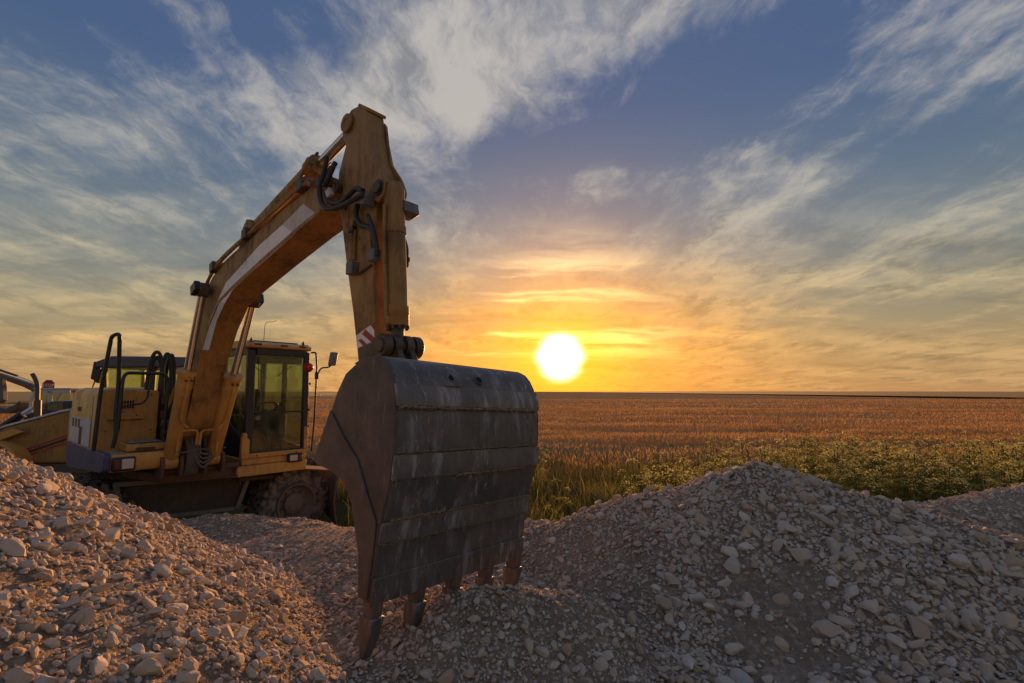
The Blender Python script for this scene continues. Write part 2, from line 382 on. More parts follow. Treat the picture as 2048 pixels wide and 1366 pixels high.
    def build(s, name, mat, parent=None, bevel=0.0, smooth=40, tf=None, seg=2):
        me = bpy.data.meshes.new(name)
        vv = s.v if tf is None else [tuple(tf(Vector(q))) for q in s.v]
        me.from_pydata(vv, [], s.f); me.update()
        bm = bmesh.new(); bm.from_mesh(me); bmesh.ops.recalc_face_normals(bm, faces=bm.faces); bm.to_mesh(me); bm.free()
        me.materials.append(M[mat] if isinstance(mat, str) else mat)
        if smooth:
            me.polygons.foreach_set('use_smooth', [True] * len(me.polygons)); me.set_sharp_from_angle(angle=R(smooth))
        o = bpy.data.objects.new(name, me); col.objects.link(o)
        if parent is not None: o.parent = parent
        if bevel:
            md = o.modifiers.new('bevel', 'BEVEL'); md.width = bevel; md.segments = seg; md.limit_method = 'ANGLE'; md.angle_limit = R(35)
            md.harden_normals = False
        return o
def fillet(pts, r, n=4):
    """corner-rounded open 3-D path"""
    P = [Vector(p) for p in pts]; out = [P[0]]
    for i in range(1, len(P) - 1):
        a = (P[i-1] - P[i]); b = (P[i+1] - P[i]); k = min(r, a.length * .45, b.length * .45)
        s, e = P[i] + a.normalized() * k, P[i] + b.normalized() * k
        for t in np.linspace(0, 1, n + 1): out.append((1-t)**2 * s + 2*t*(1-t) * P[i] + t*t * e)
    return out + [P[-1]]
def empty(name, loc=(0,0,0), rz=0.0, label=None, cat=None, group=None, parent=None):
    o = bpy.data.objects.new(name, None); col.objects.link(o); o.location = loc; o.rotation_euler = (0, 0, rz); o.empty_display_size = .3
    if label: tag(o, label, cat, group)
    if parent is not None: o.parent = parent
    return o
def tag(o, label=None, cat=None, group=None, kind=None):
    if label: o['label'] = label
    if cat: o['category'] = cat
    if group: o['group'] = group
    if kind: o['kind'] = kind
    return o

# survey: from a point of the photograph to a plane of the machine (its real size and place)
CP, SP = math.cos(PITCH), math.sin(PITCH)
AL = R(49.5); FW = Vector((math.sin(AL), -math.cos(AL), 0)); LT = Vector((math.cos(AL), math.sin(AL), 0))
ORG = Vector((-4.86, 7.35, 0)); CAMP = Vector((0, 0, EYE))
def ray(x, y):
    u = (x - 1024) / FPX; v = (683 - y) / FPX
    return Vector((u, CP - v * SP, SP + v * CP))
def mloc(P): d = P - ORG; return Vector((d.dot(FW), d.dot(LT), d.z))
def on_b(x, y, b): r = ray(x, y); P0 = ORG + LT * b; return mloc(CAMP + r * ((P0 - CAMP).dot(LT) / r.dot(LT)))
def on_a(x, y, a): r = ray(x, y); P0 = ORG + FW * a; return mloc(CAMP + r * ((P0 - CAMP).dot(FW) / r.dot(FW)))
def az_b(pts, b): return [(q.x, q.z) for q in (on_b(x, y, b) for x, y in pts)]
def at_depth(x, y, Y): r = ray(x, y); return CAMP + r * (Y / r.y)

# ================================================================== the wheeled excavator
EX = empty('excavator', ORG, -(R(90) - AL), 'large yellow wheeled excavator with raised boom and its bucket resting on the gravel', 'excavator')
BC = -.30                                    # plane of the arm
def lerp(a, b, t): return a + (b - a) * t

# ---- boom
lowE = [(.95,1.62),(1.42,1.78),(1.66,2.23),(1.83,2.74),(2.08,3.08),(2.36,3.34),(2.78,3.46),(3.54,3.634),(4.255,3.785),(4.62,3.85)]
upE = [(4.82,3.98),(4.80,4.12),(4.62,4.17),(3.85,4.06),(3.2,3.95),(2.45,3.80),(2.08,3.70),(1.80,3.52),(1.52,3.10),(1.25,2.55),(.95,2.05),(.80,1.78)]
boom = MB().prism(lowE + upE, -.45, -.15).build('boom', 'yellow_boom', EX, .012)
fl = MB()
for bb in (-.462, -.162): fl.prism([(x, z + .0) for x, z in lowE[1:]] + [(x + .004, z + .035) for x, z in lowE[1:][::-1]], bb, bb + .024)
fl.build('bottom_flange', 'yellow_boom', boom)
# white stripe along the lower side
su = [(404,700),(420,640),(436,602),(452,566),(480,535),(520,490),(565,450),(607,408)]
sw = [(418,700),(434,640),(450,606),(466,579),(496,551),(545,508),(590,468),(634,428)]
UPS, LOS = az_b(su, -.451), az_b(sw, -.451)
for k0, k1, mt in ((0, 2, 'decal'), (2, 6, 'white_paint'), (6, 7, 'decal')):
    MB().prism(LOS[k0:k1+1] + UPS[k0:k1+1][::-1], -.4545, -.4505).build('white_stripe', mt, boom, smooth=0)
# hydraulic pipes along the boom's top edge, with clamps
for k, (dz, db) in enumerate(((.035, -.475), (.075, -.455), (.05, -.40))):
    pth = [(1.60,3.00),(1.86,3.50),(2.12,3.70),(2.48,3.80),(3.2,3.95),(3.85,4.06),(4.35,4.13),(4.50,4.09)]
    MB().tube([(a, db + .01 * math.sin(a * 4 + k), z + dz) for a, z in pth], .019, 8).build('pipe', 'yellow_boom', boom)
for a, z in ((2.18,3.755),(3.1,3.955),(4.30,4.15)):
    c = MB(); c.obox((a, -.44, z + .03), (.05,0,.012), (0,.07,0), (-.01,0,.055))
    for k in (-1, 1): c.cyl((a + .025 * k, -.43, z + .07), (a + .025 * k, -.43, z + .125), .012, n=6)
    c.build('pipe_clamp', 'pin', boom, .006)
# boom head fork around the stick
for bb in (-.215,): MB().prism([(4.35,3.84),(4.78,3.82),(4.98,3.94),(5.0,4.08),(4.86,4.18),(4.62,4.16),(4.38,4.10)], bb, bb + .05).build('boom_fork', 'yellow_boom', boom, .01)
MB().cyl((4.80,-.44,4.03), (4.80,-.16,4.03), .05).build('boom_pin', 'pin', boom, .008)
MB().lathe((4.74,-.452,4.08), (0,-1,0), [(0,.0),(0,.075),(.03,.075),(.035,.045),(.015,.04),(.015,0)], 24).build('pin_cap', 'pin', boom)
# foot brackets
for bb in (-.52, -.14):
    MB().prism([(.55,1.30),(1.1,1.30),(1.14,1.62),(1.02,1.92),(.82,1.96),(.62,1.8)], bb, bb + .05).build('boom_bracket', 'deck', EX, .01)
MB().cyl((.93,-.56,1.80), (.93,-.05,1.80), .06).build('boom_foot_pin', 'pin', boom)

# ---- boom lift cylinders (one on either side)
for bb, foot, pin, side in ((-.535, (1.27,1.46), (2.06,3.52), -1), (-.065, (1.27,1.46), (2.30,3.43), 1)):
    f3, p3 = Vector((foot[0], bb, foot[1])), Vector((pin[0], bb, pin[1])); dv = (p3 - f3).normalized(); ln = (p3 - f3).length
    m = MB(); Lb = .545 * ln
    m.lathe(f3, dv, [(.04,0),(.05,.06),(.10,.085),(Lb-.22,.085),(Lb-.215,.098),(Lb-.16,.098),(Lb-.155,.093),(Lb-.05,.093),(Lb-.045,.112),(Lb,.112),(Lb+.004,.04),(Lb+.004,0)], 28)
    c_ = m.build('boom_cylinder', 'yellow', EX)
    MB().cyl(f3 + dv * (Lb - .02), p3 - dv * .06, .042).build('rod', 'rod', c_)
    e = MB(); e.cyl(f3 + Vector((0,-.075,0)), f3 + Vector((0,.075,0)), .085, n=24); e.build('foot_eye', 'yellow', c_, .01)
    e = MB(); e.cyl(p3 + Vector((0,-.055,0)), p3 + Vector((0,.055,0)), .085, n=24); e.build('rod_eye', 'pin', c_, .01)
    q = MB(); q.obox(p3 + Vector((-.02, side * .075, .01)), (.075,0,.03), (0,.03,0), (-.02,0,.055)); q.build('pin_keeper', 'black', c_, .008)
    # feed pipe along the barrel, U at the foot
    n_ = Vector((.10, 0, -.03))
    g0 = f3 + dv * (Lb - .12)
    MB().tube([g0 + n_ * .9, g0 + n_ * 1.15 - dv * .12, f3 + dv * .62 + n_ * 1.1, f3 + dv * .50 + n_ * 1.2 + Vector((.02, -side * .07, 0))], .015, 8).build('feed_pipe', 'yellow', c_)
    u0 = f3 + dv * .12 + Vector((.12, 0, -.02)); w0 = Vector((0, -side, 0))
    MB().tube(fillet([u0 + w0 * .02, u0 + w0 * .02 + Vector((.05,0,.30)), u0 + w0 * .22 + Vector((.05,0,.30)), u0 + w0 * .22 + Vector((.02,0,.12))], .06), .016, 8, smooth=False).build('feed_pipe', 'yellow', c_)
    for k in range(2):
        b_ = MB(); b_.cyl(f3 + dv * (Lb - .1) + Vector((.10, (-.03 + .06 * k), -.03)), f3 + dv * (Lb - .1) + Vector((.125, (-.03 + .06 * k), -.038)), .014, n=6); b_.build('bolt', 'pin', c_)
    # lugs for the foot
    for k in (-1, 1): MB().prism([(1.05,1.28),(1.36,1.28),(1.40,1.42),(1.36,1.53),(1.26,1.56),(1.12,1.48)], bb + k * .10 - .018, bb + k * .10 + .018).build('cylinder_bracket', 'deck', EX, .006)

# ---- stick (dipper arm)
WB, WF = -.38, -.22
back = [(4.80,4.52),(4.83,4.64),(4.93,4.70),(5.06,4.685)]
front = [(5.172,4.60),(5.22,4.35),(5.28,4.15),(5.38,3.98),(5.425,3.88),(5.40,3.80),(5.33,3.78),(5.335,3.60),(5.35,3.12),(5.385,2.71),(5.43,2.50)]
rear = [(5.42,2.36),(5.24,2.34),(5.165,2.54),(5.067,2.94),(4.935,3.385),(4.845,3.72),(4.80,3.86),(4.745,4.02),(4.765,4.19),(4.86,4.40)]
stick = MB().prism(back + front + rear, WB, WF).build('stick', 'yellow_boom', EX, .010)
MB().prism([(5.03,4.69),(5.06,4.70),(5.192,4.612),(5.185,4.585)], WB - .006, WF + .012).build('top_plate', 'yellow_boom', stick, .005)
for bb in (WB - .022, WF):      # flared cheek plates at the cylinder mount
    MB().prism([(5.17,4.56),(5.20,4.52),(5.235,4.35),(5.30,4.15),(5.42,4.00),(5.475,3.90),(5.46,3.80),(5.39,3.76),(5.33,3.80),(5.25,4.0),(5.19,4.3)], bb, bb + .022).build('cheek_plate', 'yellow_boom', stick, .006)
for bb in (WB - .012, WF - .005): MB().lathe((4.90,bb,4.58), (0,-1 if bb < BC else 1,0), [(0,.0),(0,.080),(.018,.078),(.018,.045),(.010,.040),(.010,0)], 24).build('pin_boss', 'yellow_boom', stick)
MB().cyl((5.40,WB-.05,3.87), (5.40,WF+.05,3.87), .045).build('mount_pin', 'pin', stick, .006)
for bb in (WB - .035, WF + .01): MB().cyl((5.40,bb,3.87), (5.40,bb + .025,3.87), .062, n=24).build('pin_cap', 'black', stick)
# warning stripes on the side
wp = [(718,728),(712,672),(748,645),(750,722)]
wz = az_b(wp, WB - .003)
MB().prism(wz, WB - .004, WB - .001).build('warning_plate', 'white_paint', stick, smooth=0)
for st in ([(741,650),(748,645),(749,660)], [(724,668),(731,659),(749.5,676),(749.8,690)], [(716,680),(723,678),(750,704),(750,718)], [(717.5,708),(725,706),(737,717),(739,726),(719,727)]):
    MB().prism(az_b(st, WB - .005), WB - .0065, WB - .0035).build('red_stripe', 'red_paint', stick, smooth=0)

# ---- stick cylinder lying on the boom
p0, p1 = Vector((2.95,BC,4.12)), Vector((4.88,BC,4.60)); dv = (p1 - p0).normalized()
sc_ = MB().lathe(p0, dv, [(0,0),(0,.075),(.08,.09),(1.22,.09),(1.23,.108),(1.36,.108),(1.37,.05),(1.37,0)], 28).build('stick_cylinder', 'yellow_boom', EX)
MB().cyl(p0 + dv * 1.34, p1 - dv * .05, .046).build('rod', 'rod', sc_)
MB().cyl(p1 + Vector((0,-.07,0)), p1 + Vector((0,.07,0)), .075, n=24).build('rod_eye', 'pin', sc_, .008)
MB().prism([(2.72,3.86),(3.12,3.93),(3.03,4.18),(2.92,4.21),(2.82,4.13)], BC - .12, BC - .08).build('bracket', 'yellow_boom', sc_, .008)
MB().prism([(2.72,3.86),(3.12,3.93),(3.03,4.18),(2.92,4.21),(2.82,4.13)], BC + .08, BC + .12).build('bracket', 'yellow_boom', sc_, .008)
MB().tube(fillet([p0 + dv * 1.30 + Vector((0,-.10,.02)), p0 + dv * 1.42 + Vector((.02,-.14,-.02)), p0 + dv * 1.36 + Vector((0,-.15,-.14)), p0 + dv * 1.0 + Vector((0,-.13,-.10))], .05), .017, 8, smooth=False).build('feed_pipe', 'yellow_boom', sc_)
for k in range(4):
    a_ = k * 1.57 + .4; b_ = MB(); o_ = Vector((0, math.cos(a_) * .095, math.sin(a_) * .095)); b_.cyl(p0 + dv * 1.36 + o_, p0 + dv * 1.39 + o_, .014, n=6); b_.build('bolt', 'pin', sc_)

# ---- bucket cylinder down the front of the stick
p0, p1 = Vector((5.45,BC,3.87)), Vector((5.555,BC,2.665)); dv = (p1 - p0).normalized()
bc_ = MB().lathe(p0, dv, [(-.06,0),(-.05,.06),(.0,.085),(.10,.079),(.30,.079),(.305,.086),(.36,.086),(.365,.079),(.92,.079),(.925,.088),(.985,.088),(.99,.084),(1.07,.084),(1.075,.04),(1.075,0)], 30).build('bucket_cylinder', 'yellow_boom', EX)
MB().cyl(p0 + dv * 1.05, p1, .046).build('rod', 'pin', bc_)
for k in range(10):
    a_ = k * 2 * math.pi / 10; u_ = dv.orthogonal().normalized(); v_ = dv.cross(u_); o_ = (u_ * math.cos(a_) + v_ * math.sin(a_)) * .073
    MB().cyl(p0 + dv * 1.07 + o_, p0 + dv * 1.095 + o_, .011, n=6).build('bolt', 'pin', bc_)
MB().tube([Vector((5.475,-.395,3.72)), Vector((5.49,-.40,3.45)), Vector((5.52,-.40,3.1)), Vector((5.535,-.395,2.88)), Vector((5.56,-.37,2.84))], .0135, 8).build('feed_pipe', 'yellow_boom', bc_)
MB().obox((5.555,-.375,2.84), (.03,0,0), (0,.03,0), (0,0,.03)).build('pipe_joint', 'yellow_boom', bc_, .006)
MB().obox((5.50,-.20,3.73), (.05,0,.01), (0,.07,0), (-.01,0,.045)).build('valve_block', 'block', bc_, .008)

# ---- bucket linkage
lk = MB(); l0, l1 = on_a(757,697,5.56), on_a(832,700,5.56)
pc = Vector((5.56, BC, 2.655)); b0, b1 = -.475, -.105
lk.cyl((pc.x,b0,pc.z), (pc.x,b1,pc.z), .052, n=24)
link = lk.build('linkage_pin', 'pin', EX, .008)
for bb in (b0 + .015, b0 + .10, b1 - .165, b1 - .08):
    MB().lathe((pc.x,bb,pc.z), (0,1,0), [(0,0),(0,.075),(.012,.085),(.055,.085),(.065,.075),(.065,0)], 24).build('link_boss', 'pin', link)
def bar(p, q, wd, b0_, b1_):
    p, q = Vector((p[0],0,p[1])), Vector((q[0],0,q[1])); d = (q - p).normalized(); n = Vector((-d.z,0,d.x)) * wd
    return MB().prism([((p+n).x,(p+n).z),((p-n).x,(p-n).z),((q-n).x,(q-n).z),((q+n).x,(q+n).z)], b0_, b1_)
for bb in (b0 + .022, b1 - .072): bar((pc.x,pc.z), (5.27,2.60), .055, bb, bb + .05).build('rocker_arm', 'pin', link, .01)
for bb in (b0 + .105, b1 - .155): bar((pc.x,pc.z), (5.72,2.36), .06, bb, bb + .05).build('bucket_link', 'pin', link, .01)

# ---- bucket (leaning a little to one side)
ROLL = R(-2.6); PIV = Vector((6.1, -.3, 2.45))
def brot(v):
    d = v - PIV; return PIV + Vector((d.x, d.y * math.cos(ROLL) - d.z * math.sin(ROLL), d.y * math.sin(ROLL) + d.z * math.cos(ROLL)))
outer = [(5.74,2.16),(5.80,2.31),(5.87,2.40),(5.96,2.465),(6.05,2.497),(6.14,2.505),(6.21,2.498),(6.262,2.475),(6.305,2.435),(6.345,2.37),(6.375,2.28),(6.390,2.17),(6.392,2.05),(6.385,1.92),(6.365,1.80),(6.335,1.70),(6.310,1.60),(6.295,1.50),(6.280,1.38),(6.265,1.24)]
def offset(pr, t):
    o = []
    for i in range(len(pr)):
        p, q = Vector(pr[max(i-1,0)]), Vector(pr[min(i+1,len(pr)-1)]); d = (q - p).normalized(); o.append((pr[i][0] - (-d.y) * -1 * t * 1.0 if False else pr[i][0] + d.y * t, pr[i][1] - d.x * t))
    return o
inner = offset(outer, .028)
bk = MB().prism(outer + inner[::-1], -.885, .285).build('bucket', 'bucket', EX, .004, tf=brot)
sp_front = [(6.005,2.47),(5.882,2.405),(5.80,2.29),(5.758,2.193),(5.68,2.03),(5.63,1.93),(5.615,1.892),(5.65,1.872),(5.713,1.863),(5.81,1.85),(5.894,1.828),(5.965,1.80),(6.017,1.758),(6.06,1.70),(6.09,1.623),(6.125,1.54),(6.155,1.472),(6.172,1.36),(6.181,1.249)]
sp_back = offset(outer, .004)[3:]
for b0_, b1_ in ((-.905, -.878), (.278, .305)):
    MB().prism(sp_front + sp_back[::-1], b0_, b1_).build('side_plate', 'bucket_side', bk, .004, tf=brot)
cut = [(5.758,2.193),(5.68,2.03),(5.63,1.93),(5.612,1.888),(5.65,1.868),(5.713,1.859),(5.81,1.846),(5.894,1.824),(5.965,1.796),(6.013,1.754),(6.056,1.70),(6.086,1.623),(6.12,1.54),(6.15,1.472),(6.168,1.36),(6.177,1.249),(6.255,1.255),(6.272,1.40),(6.288,1.55),(6.292,1.64),(6.20,1.76),(6.085,1.93),(5.92,2.05)]
for b0_, b1_ in ((-.917, -.906), (.306, .317)):
    MB().prism(cut, b0_, b1_).build('side_cutter', 'bucket_side', bk, .006, tf=brot)
def curve_at(z): 
    for (a0,z0),(a1,z1) in zip(outer[5:], outer[6:]):
        if z1 <= z <= z0: return lerp(a0, a1, (z0 - z) / (z0 - z1))
    return 6.26
strips = ((2.345, 2.232, .013), (1.978, 1.856, .016), (1.632, 1.532, .016))
for zt, zb, th in strips:
    zz = np.linspace(zt, zb, 6)
    MB().prism([(curve_at(z_) + th, z_) for z_ in zz] + [(curve_at(z_) - .004, z_) for z_ in zz[::-1]], -.902, .302).build('wear_strip', 'strip', bk, .004, tf=brot)
    for zz_ in (zt, zb): MB().tube([(curve_at(zz_) + th * .6 + random.uniform(-.002, .002), -.90 + 1.2 * i / 55, zz_ + random.uniform(-.0022, .0022)) for i in range(56)], .0042, 5, smooth=False).build('weld_bead', 'mud', bk, tf=brot)
zz = np.linspace(1.36, 1.225, 4)
MB().prism([(curve_at(z_) + .012, z_) for z_ in zz] + [(curve_at(z_) - .045, z_) for z_ in zz[::-1]], -.90, .30).build('cutting_lip', 'bucket', bk, .005, tf=brot)
# dried mud caught on the ledges
def mud(zl, b0_, b1_, hgt, seed, cnt):
    r_ = random.Random(seed); m = MB()
    for i in range(cnt):
        b_ = lerp(b0_, b1_, (i + r_.random()) / cnt); s_ = hgt * r_.uniform(.25, 1.0)
        c_ = Vector((curve_at(zl) + .008 + r_.uniform(0, .006), b_, zl + r_.uniform(-.35, .35) * hgt))
        ring = [Vector((r_.uniform(.25,.6) * .012, math.cos(t) * s_ * r_.uniform(.7,1.6), math.sin(t) * s_ * r_.uniform(.5,1.0))) for t in np.linspace(0, 2*math.pi, 6, endpoint=False)]
        P = [c_ + q for q in ring] + [c_ + Vector((.018 * r_.uniform(.5,1.3), 0, 0))] + [c_ + q - Vector((.03,0,0)) for q in ring]
        m.add(P, [(k, (k+1) % 6, 6) for k in range(6)] + [(k, (k+1) % 6, 7 + (k+1) % 6, 7 + k) for k in range(6)])
    return m
for i, (zl, b0_, b1_, h_, n_) in enumerate(((2.222,-.88,.27,.013,190),(2.352,-.55,-.42,.007,16),(1.846,-.45,.15,.011,90),(1.990,-.88,.29,.008,150),(1.644,-.85,-.5,.011,60),(1.642,-.5,.28,.008,110),(1.527,-.88,.28,.006,110))):
    tag(mud(zl, b0_, b1_, h_, i, n_).build('dried_mud', 'mud', bk, tf=brot, smooth=60), kind='stuff')
# holes with raised rims near the top
for hx, hy in ((899,757),(953.5,762)):
    q = on_a(hx, hy, 6.318); n_ = Vector((.83,0,.55)); c0 = Vector((curve_at(q.z), q.y, q.z))
    h = MB(); h.cyl(c0 - n_ * .01, c0 + n_ * .005, .023, n=20); h.build('bolt_hole', 'grille', bk)
    h = MB(); h.lathe(c0, n_, [(0,.023),(.009,.024),(.009,.031),(0,.034)], 20); h.build('hole_rim', 'bucket', bk)
# ears
for bb in (-.46, -.18): MB().prism([(5.74,2.18),(5.95,2.44),(5.80,2.47),(5.66,2.44),(5.42,2.44),(5.34,2.38),(5.34,2.30),(5.42,2.24),(5.6,2.2)], bb, bb + .045).build('hinge_ear', 'bucket_side', bk, .008)
for a_, z_ in ((5.40,2.34),(5.72,2.37)): MB().cyl((a_,-.50,z_), (a_,-.10,z_), .045).build('hinge_pin', 'pin', bk)
# teeth: adapter and worn point
for k in range(5):
    bb = lerp(-.858, .258, k / 4)
    wd = .033 if k in (0, 4) else .030
    ad = MB(); pr = [(6.285,1.31),(6.282,1.20),(6.262,1.12),(6.19,1.12),(6.185,1.24),(6.215,1.31)]
    adp = ad.prism(pr, bb - wd, bb + wd).build('tooth_adapter', 'bucket_side', bk, .012, tf=brot)
    t = MB(); z0 = 1.165; tip = 1.165 - (.215 if k < 2 else .19); t0, t1 = wd + .008, wd * .72
    P = []
    for z_, w_, a0_, a1_ in ((z0, t0, 6.175, 6.288), (lerp(z0, tip, .5), lerp(t0, t1, .45), 6.165, 6.262), (tip, t1, 6.175, 6.212)):
        P += [(a0_, bb - w_, z_), (a1_, bb - w_, z_), (a1_, bb + w_, z_), (a0_, bb + w_, z_)]
    F_ = [(0,1,2,3),(8,11,10,9)] + [(l*4+i, (l)*4+(i+1) % 4, (l+1)*4+(i+1) % 4, (l+1)*4+i) for l in range(2) for i in range(4)]
    t.add(P, F_).build('tooth', 'bucket', bk, .008, tf=brot)

# ---- hoses and blocks on the stick
def hose(pts, b, r=.019, mat='hose', parent=stick):
    q = [on_b(x, y, b if not isinstance(b, (list, tuple)) else b[i]) for i, (x, y) in enumerate(pts)]
    return MB().tube(q, r, 10).build('hose', mat, parent)
hose([(654,313),(650,339),(639,381),(645,409),(661,418),(685,411),(710,397),(727,388)], -.49, .022)
hose([(671,326),(657,347),(650,381),(661,404),(681,406),(702,386),(713,377),(726,382)], -.465, .021)
hose([(716,408),(712,430),(722,450),(737,454),(748,470),(752,505)], -.42, .021)
hose([(735,430),(745,455),(752,490),(752,512)], -.43, .018)
hose([(795,455),(808,480),(813,500),(812,520)], -.16, .017)
hose([(791,440),(799,470),(803,500),(804,515)], -.17, .017)
def block(x, y, b, sx, sy, sz, mat='block', parent=stick, name='valve_block', tilt=0.0):
    c = on_b(x, y, b); ax = Vector((math.cos(tilt), 0, math.sin(tilt)))
    return MB().obox(c, ax * sx, (0, sy, 0), Vector((-ax.z, 0, ax.x)) * sz).build(name, mat, parent, .008)
block(733,400,-.43,.06,.05,.045, tilt=-.35)
block(803,428,-.17,.075,.05,.04, tilt=-.3)
block(705,537,-.41,.045,.035,.05)
block(748,511,-.42,.045,.035,.045)
block(806,524,-.17,.04,.03,.045, 'black')
block(812,520,-.16,.03,.02,.02, 'black')
block(705,460,-.40,.035,.022,.02, 'black')
block(707,447,-.40,.022,.02,.025, 'yellow_boom')
for pts in ([(705,450),(704,480),(705,520)], [(711,460),(709,490),(708,520)], [(741,455),(741,480),(742,505)]): MB().tube([on_b(x, y, -.395) for x, y in pts], .013, 8).build('pipe', 'yellow_boom', stick)
MB().tube([on_b(x, y, -.395) for x, y in ((700,395),(692,400),(690,420))], .011, 8).build('pipe', 'pin', stick)
MB().tube([on_b(x, y, -.39) for x, y in ((742,530),(728,540),(718,548))], .010, 8).build('pipe', 'pin', stick)
# hose run at the boom head
hose([(648,372),(660,350),(668,332)], -.50, .018, 'hose', boom)
block(641,366,-.48,.03,.03,.05,'black',boom,'hose_fitting')
block(658,383,-.46,.035,.02,.06,'decal',boom,'end_plate', .5)

# ---- upper carriage: deck and slewing ring
deck = MB(); deck.prism_z([(1.15,-.60),(1.15,.30),(1.0,1.2),(-1.7,1.2),(-1.7,-.75),(.4,-.75),(1.0,-.60)], 1.19, 1.30)
dk = deck.build('deck', 'deck', EX, .01)
MB().cyl((-.4,.15,.98), (-.4,.15,1.16), .62, n=40).build('slewing_ring', 'chassis', EX)
# counterweight and engine hood behind
cwt = MB(); cwt.prism_z([(-1.2,-1.18),(-1.2,1.22),(-1.9,1.15),(-2.15,.7),(-2.2,0),(-2.15,-.65),(-1.9,-1.1)], 1.24, 2.05); cwt.build('counterweight', 'yellow', EX, .05)
MB().box((-1.78,-.5,2.05), (-.6,1.15,2.28)).build('engine_hood', 'yellow', EX, .05)
MB().box((-1.15,-.52,1.30), (.25,.2,1.95)).build('engine_bay', 'deck', EX, .01)

# ---- body on the machine's right side
RB0, RB1 = -1.18, -.585
pr = [(RB1,1.58),(RB1,2.345),(RB0+.10,2.37),(RB0+.035,2.35),(RB0,2.29),(RB0,1.58)]
body = MB().prism_a(pr, -1.15, .75).build('tank_body', 'yellow', EX, .02, seg=3)
MB().prism([(-1.15,2.384),(.40,2.384),(.58,2.36),(.60,2.345),(-1.15,2.345)], RB0+.12, RB1-.05).build('top_cover', 'yellow', body, .01)
MB().box((-1.153,RB0-.004,1.60), (.50,RB0+.001,1.615)).build('panel_seam', 'grille', body, smooth=0)
MB().box((.40,RB0-.003,1.62), (.408,RB0+.001,2.28)).build('panel_seam', 'grille', body, smooth=0)
# grey-white side decal and blue band
MB().box((-1.1,RB0-.0055,1.63), (.36,RB0-.001,1.98)).build('side_decal', 'decal', body, smooth=0)
for x0, x1 in ((-.35,-.16),): MB().box((x0,RB0-.008,1.63), (x1,RB0-.0035,1.86)).build('decal_bar', 'deck', body, smooth=0)
for k in range(3): MB().box((-.92 + k * .22,RB0-.008,1.84), (-.80 + k * .22,RB0-.0035,1.955)).build('decal_letter', 'deck', body, smooth=0)
for k in range(3): MB().box((-.62 + k * .10,RB0-.0035,2.06), (-.56 + k * .10,RB0-.001,2.12)).build('decal_letter', 'deck', body, smooth=0)
band = MB(); band.prism([(-1.2,1.62),(.95,1.62),(1.30,1.62),(1.335,1.585),(1.335,1.44),(1.20,1.40),(-.9,1.26),(-1.2,1.33)], RB0-.012, RB0+.05); band.build('blue_side_skirt', 'blue', body, .008)
# front bumper box with step
bp = MB(); bp.prism([(.60,1.40),(1.30,1.40),(1.33,1.45),(1.335,1.56),(1.32,1.605),(.60,1.605)], RB0+.052, RB1+.03); bump_ = bp.build('front_bumper', 'yellow', EX, .018)
MB().prism([(.752,1.612),(1.20,1.612),(1.215,1.63),(1.205,1.70),(.752,1.715)], RB0+.22, RB1+.012).build('step_box', 'yellow', bump_, .014)
for k in range(3):
    y0 = RB0 + .245 + k * .115
    MB().box((.80,y0,1.7125), (1.16,y0+.10,1.722)).build('step_tread', 'tread_plate', bump_, .003)
MB().box((.95,RB0+.07,1.607), (1.26,RB0+.20,1.614)).build('step_tread', 'tread_plate', bump_, .003)
MB().box((1.216,RB0+.30,1.625), (1.222,RB1-.10,1.66)).build('step_recess', 'deck', bump_, .004)
# lamp cluster
def lamp(y0, y1, z0, z1, a0, red_first, parent):
    h = MB(); h.box((a0-.05,y0,z0), (a0+.028,y1,z1)); lo = h.build('headlamp', 'black', parent, .02)
    s_ = lerp(y0, y1, .36) if red_first else lerp(y0, y1, .66)
    a_, b_ = ((y0+.018, s_-.006), (s_+.006, y1-.018))
    if not red_first: a_, b_ = b_, a_
    MB().box((a0-.02,a_[0],z0+.022), (a0+.032,a_[1],z1-.022)).build('red_lens', 'dull_red', lo, .01)
    MB().box((a0-.02,b_[0],z0+.02), (a0+.036,b_[1],z1-.02)).build('clear_lens', 'lens', lo, .012)
lamp(RB0+.06, RB0+.285, 1.415, 1.575, 1.335, True, bump_)
# front panel of the tank body: grille, ledge, bolts
gl_ = MB().box((.748,-1.025,2.115), (.757,-.825,2.225)).build('air_grille', 'yellow', body, .003)
for i in range(7):
    for j in range(2):
        y0 = -1.015 + i * .0268; z0 = 2.122 + j * .052
        MB().box((.753,y0,z0), (.7595,y0+.0185,z0+.042)).build('grille_slot', 'grille', gl_, smooth=0)
MB().prism([(.75,2.065),(.80,2.055),(.80,1.985),(.755,1.965),(.75,1.965)], -1.095, -.735).build('step_ledge', 'yellow', body, .008)
for y_, z_ in ((-1.02,2.03),(-.81,2.03),(-1.10,1.84),(-.64,1.84),(-.66,2.29)):
    MB().cyl((.75,y_,z_), (.81 if z_ == 2.03 else .758,y_,z_), .010, n=8).build('bolt', 'pin', body)
MB().box((.742,RB1-.012,1.62), (.765,RB1+.004,2.33)).build('edge_strip', 'yellow', body, .003)

